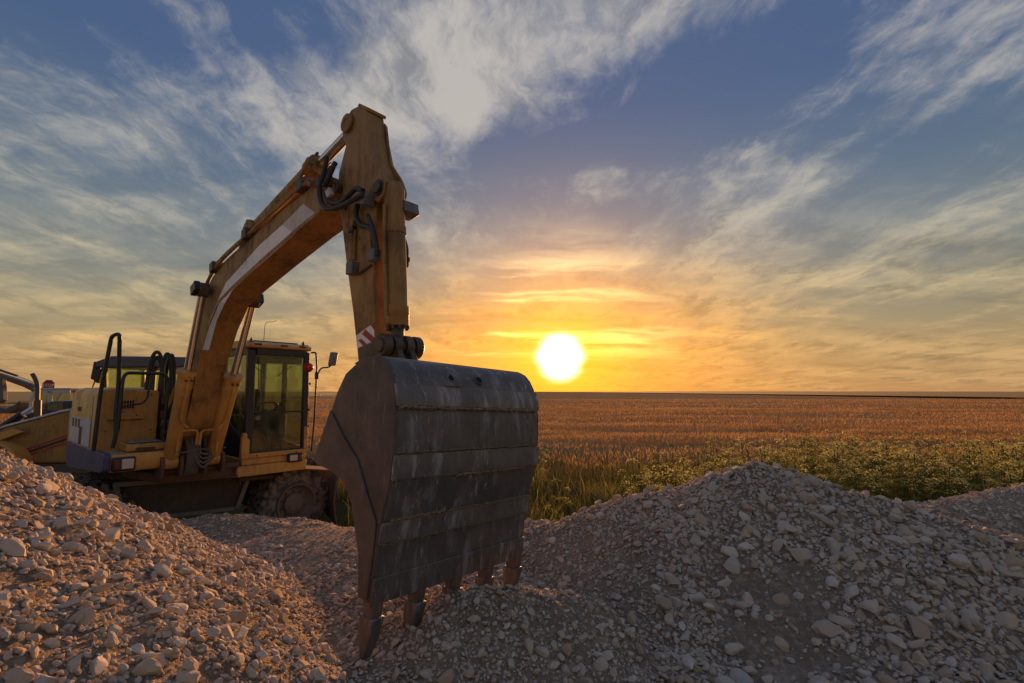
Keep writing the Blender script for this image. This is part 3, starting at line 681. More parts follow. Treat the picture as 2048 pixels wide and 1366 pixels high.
# ---- hand rails
def rail(name, pts, r, par=body, fr=.06, mat='black_rail'): return MB().tube(fillet(pts, fr, 5), r, 10, smooth=False).build(name, mat, par)
rail('hand_rail', [(.88,-1.215,1.62),(.90,-1.20,2.30),(1.02,-1.16,3.0),(1.10,-1.10,3.03),(.98,-1.05,2.45),(1.0,-1.06,2.10),(1.02,-1.04,1.80),(1.0,-1.06,1.66)], .022, fr=.10)
rail('hand_rail', [(1.02,-1.03,1.85),(1.02,-1.02,2.45),(.98,-.99,2.56),(.95,-.58,2.56),(.95,-.53,2.47),(.96,-.54,1.75),(1.0,-.54,1.55)], .021, fr=.09)
rail('grab_bar', [(1.02,-1.03,2.10),(1.0,-.98,2.16),(1.0,-.80,2.18),(.99,-.755,2.24),(.98,-.735,2.42),(.98,-.73,2.53)], .012, fr=.06)
# hose loops between boom and body
for y_, a_, zt, wd_ in ((-.60,.60,2.86,.085),(-.56,.45,2.80,.075),(-.42,.35,2.86,.06),(-.36,.3,2.85,.05)):
    MB().tube([(a_, y_ - wd_, 1.9), (a_, y_ - wd_, 2.35), (a_ + .02, y_ - wd_ * .7, zt - .12), (a_ + .03, y_, zt), (a_ + .04, y_ + wd_ * .7, zt - .14), (a_ + .05, y_ + wd_, 2.3), (a_ + .05, y_ + wd_, 1.8)], .023, 10).build('hose_loop', 'hose', EX)
# machinery between body and boom
rr = random.Random(3)
for k in range(9):
    y_ = rr.uniform(-.56, -.46); z_ = rr.uniform(1.45, 2.25); a_ = rr.uniform(.35, .75)
    MB().obox((a_, y_, z_), (rr.uniform(.03,.09),0,0), (0,rr.uniform(.02,.035),0), (0,0,rr.uniform(.03,.08))).build('valve_block', rr.choice(['block','pin','deck']), EX, .008)
rail('pipe', [(.70,-.50,1.55),(.70,-.50,2.0),(.72,-.44,2.2),(.9,-.42,2.42)], .02, EX, .08, 'yellow')
# hose bundle at the foot of the boom
for k in range(6):
    x_ = 1.30 + .02 * (k % 2); y_ = -.375 + .026 * k
    MB().tube([(1.30, y_ - .02, 1.74 + .02 * (k % 3)), (1.36, y_, 1.62), (1.35, y_ + .004, 1.45), (1.28, y_, 1.29)], .016, 8).build('hose', 'grey_hose', EX)
for k in range(4):
    z_ = 1.60 - .035 * k
    MB().tube([(1.36, -.30, z_ + .02), (1.40, -.22, z_ - .06 - .02 * k), (1.38, -.12, z_ - .05), (1.36, -.05, z_ + .03)], .013, 8).build('hose', 'grey_hose', EX)
MB().tube([(1.36,-.58,1.63),(1.42,-.46,1.58),(1.40,-.25,1.60),(1.40,-.10,1.58),(1.40,0.04,1.60)], .010, 8).build('hose', 'grey_hose', EX)
MB().box((1.10,-.60,1.30), (1.20,.30,1.36)).build('front_crossbeam', 'deck', EX, .01)

# ---- cab
CB0, CB1, CA0, CA1, CZ0, CZ1 = .33, 1.245, -.45, 1.20, 1.33, 2.985
cab = MB()
cab.box((CA0,CB0,1.30), (CA1-.02,CB1,1.40))
cabo = cab.build('cab', 'yellow', EX, .015)
MB().prism_a([(CB0-.05,1.155),(CB1-.01,1.155),(CB1,1.19),(CB1,1.30),(CB0-.05,1.30),(CB0-.07,1.24)], .2, CA1+.02).build('cab_skirt', 'yellow', cabo, .015)
lamp(.95, 1.165, 1.285, 1.415, CA1+.03, False, cabo)
MB().prism_a([(CB0-.02,1.40),(CB0-.02,1.66),(CB0+.0,1.75),(CB0+.03,1.76),(CB0+.055,1.72),(CB0+.045,1.69),(CB0+.085,1.65),(CB0+.085,1.40)], CA1-.06, CA1+.008).build('corner_panel', 'yellow', cabo, .006)
MB().box((CA1-.05,CB0+.085,1.40), (CA1+.012,CB1+.006,1.465)).build('front_sill', 'yellow', cabo, .008)
for y_ in (.52, 1.08): MB().cyl((CA1+.01,y_,1.43), (CA1+.02,y_,1.43), .012, n=8).build('bolt', 'pin', cabo)
MB().box((CA1-.055,CB1-.05,1.465), (CA1+.006,CB1+.006,1.80)).build('corner_panel', 'yellow', cabo, .008)
def pillar(p, q, w_=.035, d_=.035, mat='black'):
    p, q = Vector(p), Vector(q); d = (q - p).normalized(); m = MB(); c = (p + q) / 2; L_ = (q - p).length / 2
    s_ = Vector((1,0,0)) - d * d.x
    if s_.length < .2: s_ = Vector((0,1,0)) - d * d.y
    s_.normalize(); t_ = d.cross(s_)
    return m.obox(c, s_ * d_, t_ * w_, d * L_).build('pillar', mat, cabo, .012)
FA = CA1 - .03
pillar((FA,CB0+.075,1.40), (FA-.02,CB0+.06,2.93), .055, .035)           # front pillars
pillar((FA,CB1-.035,1.47), (FA-.02,CB1-.045,2.93), .042, .035)
pillar((CA0+.05,CB0+.03,1.40), (CA0+.08,CB0+.04,2.93), .04, .05); pillar((CA0+.05,CB1-.04,1.40), (CA0+.08,CB1-.05,2.93), .04, .05)
pillar((.45,CB1-.035,1.40), (.45,CB1-.05,2.93), .03, .045)
pillar((.35,CB0+.03,1.9), (.35,CB0+.04,2.93), .022, .03)
for z_, hw in ((2.905, .045), (2.03, .012), (1.475, .012)):
    MB().box((FA-.035,CB0+.12,z_-hw), (FA+.035,CB1-.07,z_+hw)).build('front_rail', 'black', cabo, .006)
MB().box((CA0+.04,CB0+.08,2.84), (CA0+.12,CB1-.08,2.95)).build('rear_rail', 'black', cabo, .006)
MB().box((CA0+.04,CB0+.08,1.40), (CA0+.12,CB1-.08,1.95)).build('rear_wall', 'black', cabo, .006)
for y_ in (CB0+.36, CB1-.36): MB().box((CA0+.05,y_-.055,1.95), (CA0+.11,y_+.055,2.84)).build('rear_pillar', 'black', cabo, .006)
for bb in (CB0+.03, CB1-.05):
    MB().box((CA0+.1,bb-.02,2.85), (FA-.03,bb+.035,2.95)).build('roof_rail', 'black', cabo, .006)
    MB().prism([(CA0+.1,1.40),(FA-.04,1.40),(FA-.04,1.50 if bb > 1 else 1.66),(.55,1.55 if bb > 1 else 1.90),(.3,1.85),(CA0+.1,1.85)], bb-.015, bb+.025).build('side_panel', 'black' if bb < 1 else 'yellow', cabo, .006)
# roof: faded orange-yellow shell
rf = [(CA0-.02,2.96),(CA1-.005,2.955),(CA1+.03,2.97),(CA1+.02,3.005),(CA1-.10,3.055),(.3,3.09),(CA0+.06,3.075),(CA0-.02,3.02)]
roof = MB().prism(rf, CB0-.005, CB1+.012).build('roof', 'yellow', cabo, .025, seg=3)
MB().prism([(CA0+.12,3.082),(CA1-.22,3.05),(CA1-.22,3.085),(.3,3.115),(CA0+.12,3.11)], CB0+.14, CB1-.10).build('roof_hatch', 'console', roof, .01)
for y_ in (CB0+.12, CB0+.50, CB1-.14): MB().box((CA1-.03,y_-.05,3.0), (CA1+.036,y_+.05,3.018)).build('roof_clip', 'black', roof, .004)
for a_, y_ in ((CA1-.07,CB1-.09),(CA1-.07,CB0+.06)): MB().lathe((a_,y_,3.03), (0,0,1), [(0,0),(0,.022),(.05,.022),(.055,.012),(.075,.01),(.075,0)], 10).build('roof_lamp', 'pin', roof)
MB().tube([(.1,.98,3.09),(.1,.985,3.30),(.1,.99,3.44),(.12,1.02,3.49),(.14,1.09,3.50),(.15,1.15,3.53)], .0045, 6).build('antenna', 'black_rail', roof)
# panes
def pane(name, lo, hi): return MB().box(lo, hi).build(name, 'glass', cabo, smooth=0)
pane('front_pane', (FA-.006,CB0+.115,2.043), (FA-.001,CB1-.077,2.86)); pane('lower_front_pane', (FA-.006,CB0+.115,1.488), (FA-.001,CB1-.077,2.017))
pane('side_pane', (.385,CB0+.02,1.88), (FA-.04,CB0+.026,2.85)); pane('side_pane', (CA0+.13,CB0+.02,1.86), (.315,CB0+.026,2.85))
pane('door_pane', (.50,CB1-.06,1.52), (FA-.04,CB1-.054,2.85)); pane('door_pane', (CA0+.13,CB1-.06,1.86), (.40,CB1-.054,2.85))
for y0, y1 in ((CB0+.085,CB0+.30),(CB0+.42,CB1-.42),(CB1-.30,CB1-.09)): pane('rear_pane', (CA0+.076,y0,1.955), (CA0+.082,y1,2.835))
for y_ in (CB0+.19, CB1-.15): MB().lathe((FA-.002,y_,1.955), (1,0,0), [(0,.0),(0,.034),(.008,.034),(.010,.014),(.016,.012),(.016,0)], 18).build('pane_fixing', 'block', cabo)
MB().lathe((.25,CB0+.016,2.28), (0,-1,0), [(0,0),(0,.075),(.010,.07),(.012,.045),(.02,.04),(.02,0)], 20).build('round_vent', 'decal', cabo)
MB().lathe((.25,CB0-.002,2.28), (0,-1,0), [(0,0),(0,.042),(.01,.04),(.01,0)], 20).build('vent_cap', 'black', cabo)
# dark lining under the roof, sun visor
MB().prism([(CA0+.12,2.90),(FA-.05,2.90),(FA-.05,2.74),(FA-.30,2.80),(.2,2.84),(CA0+.12,2.80)], CB0+.075, CB1-.09).build('headliner', 'seat', cabo, .01)
# wiper
MB().tube([(FA+.012,CB0+.15,2.82),(FA+.014,CB0+.17,2.45),(FA+.012,CB0+.15,2.1)], .006, 6).build('wiper', 'black', cabo)
# inside: seat, console, levers, steering column
seat = MB(); seat.box((-.02,.58,1.78), (.50,1.02,1.90)); so_ = seat.build('driver_seat', 'seat', cabo, .05, seg=3)
MB().prism([(-.12,1.85),(.05,1.85),(.0,2.36),(-.10,2.38),(-.18,2.33)], .56, 1.04).build('seat_back', 'seat', so_, .05, seg=3)
MB().prism([(-.15,2.38),(-.06,2.38),(-.08,2.58),(-.16,2.58)], .68, .92).build('head_rest', 'seat', so_, .04, seg=3)
MB().box((.05,.62,1.40), (.42,.98,1.78)).build('seat_base', 'console', so_, .02)
for y_ in (.42, 1.06):
    MB().box((.08,y_,1.62), (.62,y_+.13,1.98)).build('control_box', 'console', cabo, .03)
    MB().tube([(.58,y_+.06,1.95),(.62,y_+.06,2.05),(.60,y_+.06,2.14)], .014, 8).build('lever', 'black', cabo)
MB().tube([(.90,.80,1.40),(.82,.80,1.80),(.72,.80,2.05)], .035, 8).build('steering_column', 'black', cabo)
t_ = MB(); c_ = Vector((.70,.80,2.08)); ax = Vector((-.45,0,.9)).normalized(); u_ = ax.orthogonal().normalized(); v_ = ax.cross(u_)
t_.tube([c_ + (u_ * math.cos(x) + v_ * math.sin(x)) * .19 for x in np.linspace(0, 2*math.pi, 25)], .016, 8, smooth=False); t_.build('steering_wheel', 'black', cabo)
MB().box((.62,.98,2.02), (.70,1.12,2.16)).build('monitor', 'console', cabo, .01)
MB().box((.0,CB0+.10,1.395), (FA-.05,CB1-.08,1.42)).build('floor_mat', 'console', cabo)
MB().tube([(.9,CB0+.16+.1*math.sin(0)+k*.05,2.76-.05*k+.012*(k % 2)) for k in range(6)], .006, 6).build('curly_cord', 'black', cabo)
MB().tube([(.9,CB1-.14-k*.05,2.72-.035*k+.012*(k % 2)) for k in range(6)], .006, 6).build('curly_cord', 'black', cabo)
# red tail beacon, mirror and rails at the outer corner
MB().lathe((CA1+.0,CB1-.03,2.70), (1,0,0), [(0,0),(0,.062),(.03,.066),(.06,.058),(.085,.035),(.092,0)], 24).build('red_beacon', 'red_lens', cabo)
MB().lathe((CA1-.02,CB1-.03,2.70), (1,0,0), [(0,0),(0,.074),(.032,.074),(.034,.06),(.034,0)], 24).build('beacon_base', 'red_paint', cabo)
rail('mirror_arm', [(CA1,CB1+.005,2.93),(CA1+.03,CB1+.07,2.94),(CA1+.05,CB1+.085,2.70),(CA1+.05,CB1+.08,1.9),(CA1+.03,CB1+.06,1.42)], .014, cabo, .05)
MB().box((CA1+.03,CB1+.06,2.52), (CA1+.075,CB1+.11,2.63)).build('mirror_clamp', 'black', cabo, .008)
mz = .02
rail('mirror_arm', [(CA1+.06,CB1+.10,2.60),(CA1+.07,CB1+.14,2.70),(CA1+.07,CB1+.27,2.71),(CA1+.06,CB1+.33,2.76)], .012, cabo, .05)
mir = MB(); mc = on_a(666,718,CA1+.05)
mp = [(mc.y - .080, mc.z - .115), (mc.y + .050, mc.z - .105), (mc.y + .085, mc.z + .110), (mc.y - .045, mc.z + .112)]
mir.prism_a(mp, CA1+.02, CA1+.075).build('mirror', 'block', cabo, .022, seg=3)
MB().cyl((CA1+.07,mc.y,mc.z), (CA1+.085,mc.y,mc.z), .010, n=10).build('mirror_bolt', 'black', cabo)
for z_ in (2.70, 2.45, 2.05, 1.8): MB().cyl((CA1-.03,CB1+.0,z_), (CA1-.03,CB1+.03,z_), .018, n=8).build('door_hinge', 'black', cabo)

# ---- undercarriage, turned under the upper carriage
UA = R(32) + (R(90) - AL)                       # heading of the chassis seen from the machine
UC = mloc(Vector((-5.12, 7.87, 0)))
ud, un = Vector((math.cos(UA), math.sin(UA), 0)), Vector((math.sin(UA), -math.cos(UA), 0))   # along, and out towards the viewer
def ut(v): return UC + ud * v.x + un * v.y + Vector((0, 0, v.z))
ch = MB(); ch.box((-1.75,-.45,.55), (1.75,.45,.95)); chas = ch.build('chassis', 'chassis', EX, .03, tf=ut)
MB().box((-.75,-.7,.62), (.75,.7,.98)).build('ring_seat', 'chassis', chas, .03, tf=ut)
for x_ in (-1.25, 1.25): MB().box((x_-.14,-.8,.42), (x_+.14,.8,.68)).build('axle', 'chassis', chas, .04, tf=ut)
def side_box(s):
    m = MB(); y0, y1 = s * .55, s * .95
    lo, hi = min(y0, y1), max(y0, y1)
    t = MB().box((-.74,lo,.60), (.66,hi - (.05 if s > 0 else 0),1.05)); bx_ = t.build('tool_box', 'chassis', chas, .02, tf=ut)
    if s > 0:
        MB().box((-.84,.84,1.055), (.78,.98,1.115)).build('step_rail', 'rail_grey', chas, .01, tf=ut)
        MB().box((-.80,.80,1.135), (.70,.86,1.16)).build('step_rail', 'deck', chas, .008, tf=ut)
        MB().box((-.62,.91,.575), (.60,.97,.63)).build('step_rail', 'rail_grey', chas, .01, tf=ut)
        for x_ in (-.72, .68):
            sg = -1 if x_ < 0 else 1
            q = MB(); q.obox((x_ + sg * .02, .94, .84), (.03,0,0), (0,.035,0), (sg * .07,0,.24)); q.build('step_stile', 'rail_grey', chas, .008, tf=ut)
        MB().box((-.52,.898,.66), (.44,.906,1.0)).build('tool_box_door', 'chassis', chas, .004, tf=ut)
side_box(1); side_box(-1)
MB().box((.62,.55,1.00), (1.25,1.02,1.05)).build('mud_guard', 'chassis', chas, .01, tf=ut)
q = MB(); q.obox((1.55,.86,1.11), (.36,0,-.05), (0,.22,0), (.002,0,.012)); q.build('mud_guard', 'deck', chas, .004, tf=ut)
# dozer blade at the front of the chassis
prof = [(1.98 + .16 * (1 - math.cos(t)), .22 + .78 * (t + .9) / 1.8) for t in np.linspace(-.9, .9, 9)]
bl = MB(); n9 = len(prof)
P = [(a, s, z) for s in (-1.2, 1.2) for a, z in prof] + [(a - .03, s, z) for s in (-1.2, 1.2) for a, z in prof]
bl.add(P, [(i, i+1, n9+i+1, n9+i) for i in range(n9-1)] + [(2*n9+i, 3*n9+i, 3*n9+i+1, 2*n9+i+1) for i in range(n9-1)] + [(i, 2*n9+i, 2*n9+i+1, i+1) for i in range(n9-1)] + [(n9+i, n9+i+1, 3*n9+i+1, 3*n9+i) for i in range(n9-1)] + [(0, n9, 3*n9, 2*n9), (n9-1, 3*n9-1, 4*n9-1, 2*n9-1)])
bl.build('dozer_blade', 'bucket_side', chas, .0, tf=ut)
for s in (-.5, .5): q = MB(); q.obox((1.75,s,.55), (.27,0,.02), (0,.05,0), (0,0,.08)); q.build('blade_arm', 'chassis', chas, .01, tf=ut)
# wheels
def wheel(c, axis, r=.56, w_=.23, twin=True):
    axis = Vector(axis).normalized()
    wh = empty('wheel', c, 0, parent=EX)
    u_ = Vector((0,0,1)); v_ = axis.cross(u_)
    offs = (-w_ * .62, -w_ * 1.85) if twin else (0,)
    for of in offs:
        m = MB(); h = w_ / 2
        m.lathe(axis * of, axis, [(-h*.80,.30),(-h*.98,.36),(-h*1.0,.44),(-h*.88,.515),(-h*.70,.530),(h*.70,.530),(h*.88,.515),(h*1.0,.44),(h*.98,.36),(h*.80,.30)], 44)
        for k in range(26):                                   # tread lugs, staggered
            for sd in (-1, 1):
                an = 2*math.pi * (k + (.5 if sd > 0 else 0)) / 26
                e = u_ * math.cos(an) + v_ * math.sin(an); t__ = axis.cross(e)
                sk = .35 * sd
                m.obox(axis * (of + sd * h * .50) + e * .540, (axis + t__ * sk).normalized() * h * .50, t__ * .040, e * .026)
                m.obox(axis * (of + sd * h * .93) + e * .500, axis * h * .10, t__ * .036, e * .030)
        m.build('tyre', 'rubber', wh, .0, smooth=35)
    m = MB(); o0 = offs[0] + w_ * .5
    m.lathe((0,0,0), axis, [(o0-.24,.10),(o0-.24,.20),(o0-.10,.26),(o0-.035,.30),(o0-.02,.315),(o0+.012,.315),(o0+.010,.295),(o0-.03,.282),(o0-.055,.275),(o0-.12,.225),(o0-.13,.0)], 40); m.build('rim', 'rim', wh)
    m = MB(); m.lathe((0,0,0), axis, [(o0-.14,0),(o0-.14,.165),(o0-.06,.160),(o0-.045,.14),(o0-.04,.11),(o0-.03,.10),(o0-.03,0)], 30); hb = m.build('hub', 'rim', wh)
    for k in range(10):
        an = k * math.pi / 5; e = (u_ * math.cos(an) + v_ * math.sin(an)) * .195
        MB().cyl(e + axis * (o0 - .13), e + axis * (o0 - .095), .016, n=6).build('wheel_nut', 'chassis', wh)
    return wh
steer = R(22)
cw = mloc(Vector((-3.36, 7.80, .57)))
ax1 = un * math.cos(steer) + ud * math.sin(steer)
wheel(cw, ax1)
wheel(cw - un * 2.05 + Vector((0,0,0)), -ax1); wheel(cw - ud * 2.55, un); wheel(cw - ud * 2.55 - un * 2.05, -un)

# ================================================================== terrain
def vnoise(x, y, seed=0):
    xi = np.floor(x).astype(np.int64); yi = np.floor(y).astype(np.int64); fx = x - xi; fy = y - yi
    fx = fx*fx*(3-2*fx); fy = fy*fy*(3-2*fy)
    def h(a, b):
        n = (a * 374761393 + b * 668265263 + seed * 1442695041) & 0xffffffff
        n = ((n ^ (n >> 13)) * 1274126177) & 0xffffffff
        return ((n ^ (n >> 16)) & 0xffff) / 65535.0
    return (h(xi,yi)*(1-fx) + h(xi+1,yi)*fx)*(1-fy) + (h(xi,yi+1)*(1-fx) + h(xi+1,yi+1)*fx)*fy
def fbm(x, y, sc, oct_=4, seed=0, rough=.5):
    s = 0; a = 1; t = 0
    for o in range(oct_): s = s + a * (vnoise(x*sc, y*sc, seed + o*17) - .5); t += a; a *= rough; sc *= 2.03
    return s / t * 2
def sstep(v, a, b): t = np.clip((v - a) / (b - a), 0, 1); return t*t*(3-2*t)
def ridge_h(x, y, pts, sf, sb, soft=.12):
    """height of a heap with a crest through pts (x, y, z); steeper sb behind, sf in front"""
    best = np.full(np.shape(x), -9.0)
    for (x0,y0,z0),(x1,y1,z1) in zip(pts, pts[1:]):
        dx, dy = x1-x0, y1-y0; t = np.clip(((x-x0)*dx + (y-y0)*dy) / (dx*dx+dy*dy), 0, 1)
        px_, py_ = x0+dx*t, y0+dy*t; d = np.hypot(x-px_, y-py_)
        s = np.where(y > py_, sb, sf)
        best = np.maximum(best, z0+(z1-z0)*t - s*(np.sqrt(d*d+soft*soft)-soft))
    return best
def crest(px): return [tuple(at_depth(x, y, Y)) for x, y, Y in px]
RIGHT = crest([(1085,1050,4.75),(1160,1036,4.75),(1240,1004,4.6),(1300,988,4.5),(1390,972,4.4),(1450,949,4.3),(1515,934,4.2),(1560,942,4.15),(1640,968,4.0),(1740,990,3.9),(1860,1022,3.75),(1960,1060,3.6),(2060,1086,3.45)]) + [(5.2,3.0,.95),(6.5,2.6,.75)]
MIDDLE = crest([(300,1075,5.6),(400,1038,6.0),(480,1030,6.0),(560,1040,6.1),(640,1054,6.0),(730,1064,5.9),(900,1052,5.7),(1080,1052,5.4)])
FARR = crest([(1830,1035,6.4),(1880,1008,6.6),(1960,990,6.7),(2048,981,6.8)]) + [(8.5,7.2,1.1)]
SMALL = [(-.58,3.05,.98),(-.36,2.98,1.10),(-.13,2.90,1.20),(.08,2.98,1.165),(.28,3.05,1.10),(.5,2.9,.98)]
def h_ground(x, y):
    t = sstep(y, 6.7, 5.0) * sstep(x, -5.2, -2.0) * sstep(x, 7.0, 4.0)
    return (.93 + .03 * np.sin(x * 2.1 + y)) * t * (.82 + .18 * sstep(y, 1.0, 2.6)) + .03 * fbm(x, y, .8, 3, 5) * sstep(y, 14, 9)
def h_left(x, y):
    d = np.hypot(x + 4.6, y - .85)
    return 3.11 - .45 * d - .2 * np.clip(d - 2.6, 0, 9)
def h_right(x, y):
    r = ridge_h(x, y, RIGHT, .46, .62)
    g = np.exp(-((x - 1.62) / .38)**2) * sstep(y, 3.95, 3.2) * .05           # slide of dust down the face
    return r - g
def h_mid(x, y): return ridge_h(x, y, MIDDLE, .22, .55, .3)
def h_small(x, y): return ridge_h(x, y, SMALL, .50, .62, .10)
def h_far(x, y): return ridge_h(x, y, FARR, .40, .5, .2)
def rough(x, y, k): return .055 * fbm(x, y, 1.6, 3, k) + .030 * fbm(x, y, 6, 3, k + 40) + .016 * fbm(x, y, 22, 2, k + 80)
HEAPS = [  # name, height, bounds, step, label
    (h_left, (-7.6, -.2, -.6, 6.6), .042, 'long heap of orange lit crushed stone at the left, in front of the excavator'),
    (h_right, (-.4, 6.8, .8, 7.2), .042, 'tall heap of pale grey crushed stone right of the bucket'),
    (h_mid, (-5.0, 1.2, 3.4, 8.0), .055, 'low gravel bank between the bucket and the excavator wheel'),
    (h_small, (-1.4, 1.2, 1.7, 4.4), .030, 'small mound of fine grey gravel at the bucket teeth'),
    (h_far, (4.0, 12.0, 4.6, 9.5), .06, 'low brown heap at the right edge, behind the pale stone heap')]
ALLH = [lambda x, y: h_ground(x, y) + .5 * rough(x, y, 99)] + [(lambda x, y, f=f, k=k: f(x, y) + rough(x, y, k * 7)) for k, (f, *_r) in enumerate(HEAPS)]
def h_all(x, y): return np.max([f(x, y) for f in ALLH], axis=0)

# ---- one ground sheet to the horizon
def spread(lo, hi, n_lo, n_hi, step, far):
    mid = np.arange(lo, hi + step/2, step)
    up = hi + np.geomspace(step, far, n_hi); dn = lo - np.geomspace(step, far, n_lo)
    return np.concatenate([dn[::-1], mid, up])
def grid_mesh(name, xs, ys, zf, mat, keep=None):
    X, Y = np.meshgrid(xs, ys); Zz = zf(X, Y); nx, ny = len(xs), len(ys)
    V = np.stack([X, Y, Zz], -1).reshape(-1, 3)
    i = np.arange((ny-1)*(nx-1)); r_, c_ = i // (nx-1), i % (nx-1); a = r_*nx + c_
    Fq = np.stack([a, a+1, a+nx+1, a+nx], 1)
    if keep is not None:
        k = keep(X, Y, Zz).reshape(-1); m = k[Fq].any(1); Fq = Fq[m]
        used = np.zeros(len(V), bool); used[Fq.reshape(-1)] = True; idx = np.cumsum(used) - 1; V = V[used]; Fq = idx[Fq]
    me = np_mesh(name, V, Fq, mat); return me
def np_mesh(name, V, Fq, mat, attr=None, smooth=True):
    me = bpy.data.meshes.new(name); k = Fq.shape[1]
    me.vertices.add(len(V)); me.vertices.foreach_set('co', np.ascontiguousarray(V, np.float32).reshape(-1))
    me.loops.add(Fq.size); me.loops.foreach_set('vertex_index', np.ascontiguousarray(Fq, np.int32).reshape(-1))
    me.polygons.add(len(Fq)); me.polygons.foreach_set('loop_start', np.arange(0, Fq.size, k, dtype=np.int32))
    me.polygons.foreach_set('use_smooth', np.full(len(Fq), smooth))
    me.update(calc_edges=True); me.validate()
    if attr is not None:
        at = me.attributes.new('tint', 'FLOAT', 'POINT'); at.data.foreach_set('value', np.ascontiguousarray(attr, np.float32))
    me.materials.append(mat); return me
def obj(name, me, parent=None):
    o = bpy.data.objects.new(name, me); col.objects.link(o)
    if parent is not None: o.parent = parent
    return o
def f_ground(g, b, out):
    ge = g.new('ShaderNodeNewGeometry'); c = ge.outputs['Position']; sp = g.new('ShaderNodeSeparateXYZ'); g.l.new(c, sp.inputs[0])
    n = g.noise(c, 1.2, 6, .6); n2 = g.noise(c, 30, 6, .7)
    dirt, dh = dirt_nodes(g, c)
    grass = g.mix(g.noise(c, 3.5, 6, .7), (.030, .040, .012), (.085, .085, .028))
    f = g.rng(g.math('ADD', sp.outputs[1], g.math('MULTIPLY', n, 1.5)), 7.2, 8.4)
    base = g.mix(f, dirt, grass)
    wheat = g.mix(n2, (.16, .085, .035), (.30, .17, .075))
    base = g.mix(g.rng(sp.outputs[1], 15, 20), base, wheat)
    g.l.new(base, b.inputs['Base Color']); b.inputs['Roughness'].default_value = .98; b.inputs['Specular IOR Level'].default_value = .1
    bump(g, b, dh, .9, .028)
M['ground'] = material('field_ground', f_ground)
gx = spread(-14, 14, 26, 26, .20, 9000); gy = spread(-6, 15, 14, 30, .20, 9000)
tag(obj('ground', grid_mesh('ground', gx, gy, ALLH[0], M['ground'])), kind='structure')

# ---- heaps
heap_objs = []
for k, (f, bd, st, lab) in enumerate(HEAPS):
    fk = ALLH[k + 1]
    xs = np.arange(bd[0], bd[1], st); ys = np.arange(bd[2], bd[3], st)
    others = [ALLH[j] for j in range(len(ALLH)) if j != k + 1]
    keep = lambda X, Y, Z_: Z_ > np.max([q(X, Y) for q in others], axis=0) - .10
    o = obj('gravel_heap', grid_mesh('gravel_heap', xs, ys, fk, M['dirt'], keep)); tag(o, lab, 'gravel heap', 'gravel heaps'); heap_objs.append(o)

# ---- stones
def ico(sub):
    bm = bmesh.new(); bmesh.ops.create_icosphere(bm, subdivisions=sub, radius=1.0); bm.verts.ensure_lookup_table()
    V = np.array([v.co[:] for v in bm.verts]); Fq = np.array([[v.index for v in q.verts] for q in bm.faces]); bm.free(); return V, Fq
ICO2, ICO3, ICO1 = ico(2), ico(3), ico(1)
def rock(base, seed, cuts=10):
    r_ = np.random.default_rng(seed); V = base[0].copy()
    V *= r_.uniform(.92, 1.08, (len(V), 1))
    for _ in range(cuts):
        n = r_.normal(size=3); n /= np.linalg.norm(n); d = r_.uniform(.48, .86)
        V -= n * np.maximum(0, V @ n - d)[:, None]
    V *= np.array([1.0, r_.uniform(.55, .92), r_.uniform(.34, .66)])
    V -= V.mean(0); V /= np.abs(V).max(); return V
N_SH = 28
BIG = [rock(ICO3, 100 + i, 13) for i in range(N_SH)]; MED = [rock(ICO2, 300 + i) for i in range(N_SH)]; SML = [rock(ICO1, 500 + i, 7) for i in range(N_SH)]
big_me = [np_mesh('stone', BIG[i], ICO3[1], M['stone'], smooth=True) for i in range(N_SH)]
for me in big_me: me.set_sharp_from_angle(angle=R(24))
def pix(P):
    d = P - np.array([0, 0, EYE]); fw = d[:,1]*CP + d[:,2]*SP; up = -d[:,1]*SP + d[:,2]*CP
    return 1024 + FPX*d[:,0]/fw, 683 - FPX*up/fw, fw
def rotm(n):
    q = rng.normal(size=(n,4)); return q
def quat_mats(q):
    q = q / np.linalg.norm(q, axis=1, keepdims=True); w_, x, y, z = q.T
    return np.stack([1-2*(y*y+z*z),2*(x*y-z*w_),2*(x*z+y*w_),2*(x*y+z*w_),1-2*(x*x+z*z),2*(y*z-x*w_),2*(x*z-y*w_),2*(y*z+x*w_),1-2*(x*x+y*y)], 1).reshape(-1,3,3)
def dusty(x, y):
    """1 where loose stone lies, towards 0 where dust covers the slope"""
    X, Y, _ = pix(np.stack([x, y, h_all(x, y)], 1))
    m = np.ones(len(x))
    def spot(px_, py_, rx, ry, amt):
        nonlocal m
        d = np.hypot((X-px_)/rx, (Y-py_)/ry) + .35 * fbm(x, y, 5, 3, 77); m *= 1 - amt * sstep(d, 1.15, .55)
    spot(1560,1250,120,170,.90); spot(1480,1160,70,60,.75); spot(1660,1345,120,55,.8); spot(1150,1110,90,50,.5); spot(1290,1120,80,40,.35)
    spot(640,1120,60,60,.5); spot(1120,1215,60,40,.6); spot(60,960,110,40,.3); spot(1960,1010,140,40,.25)
    return m
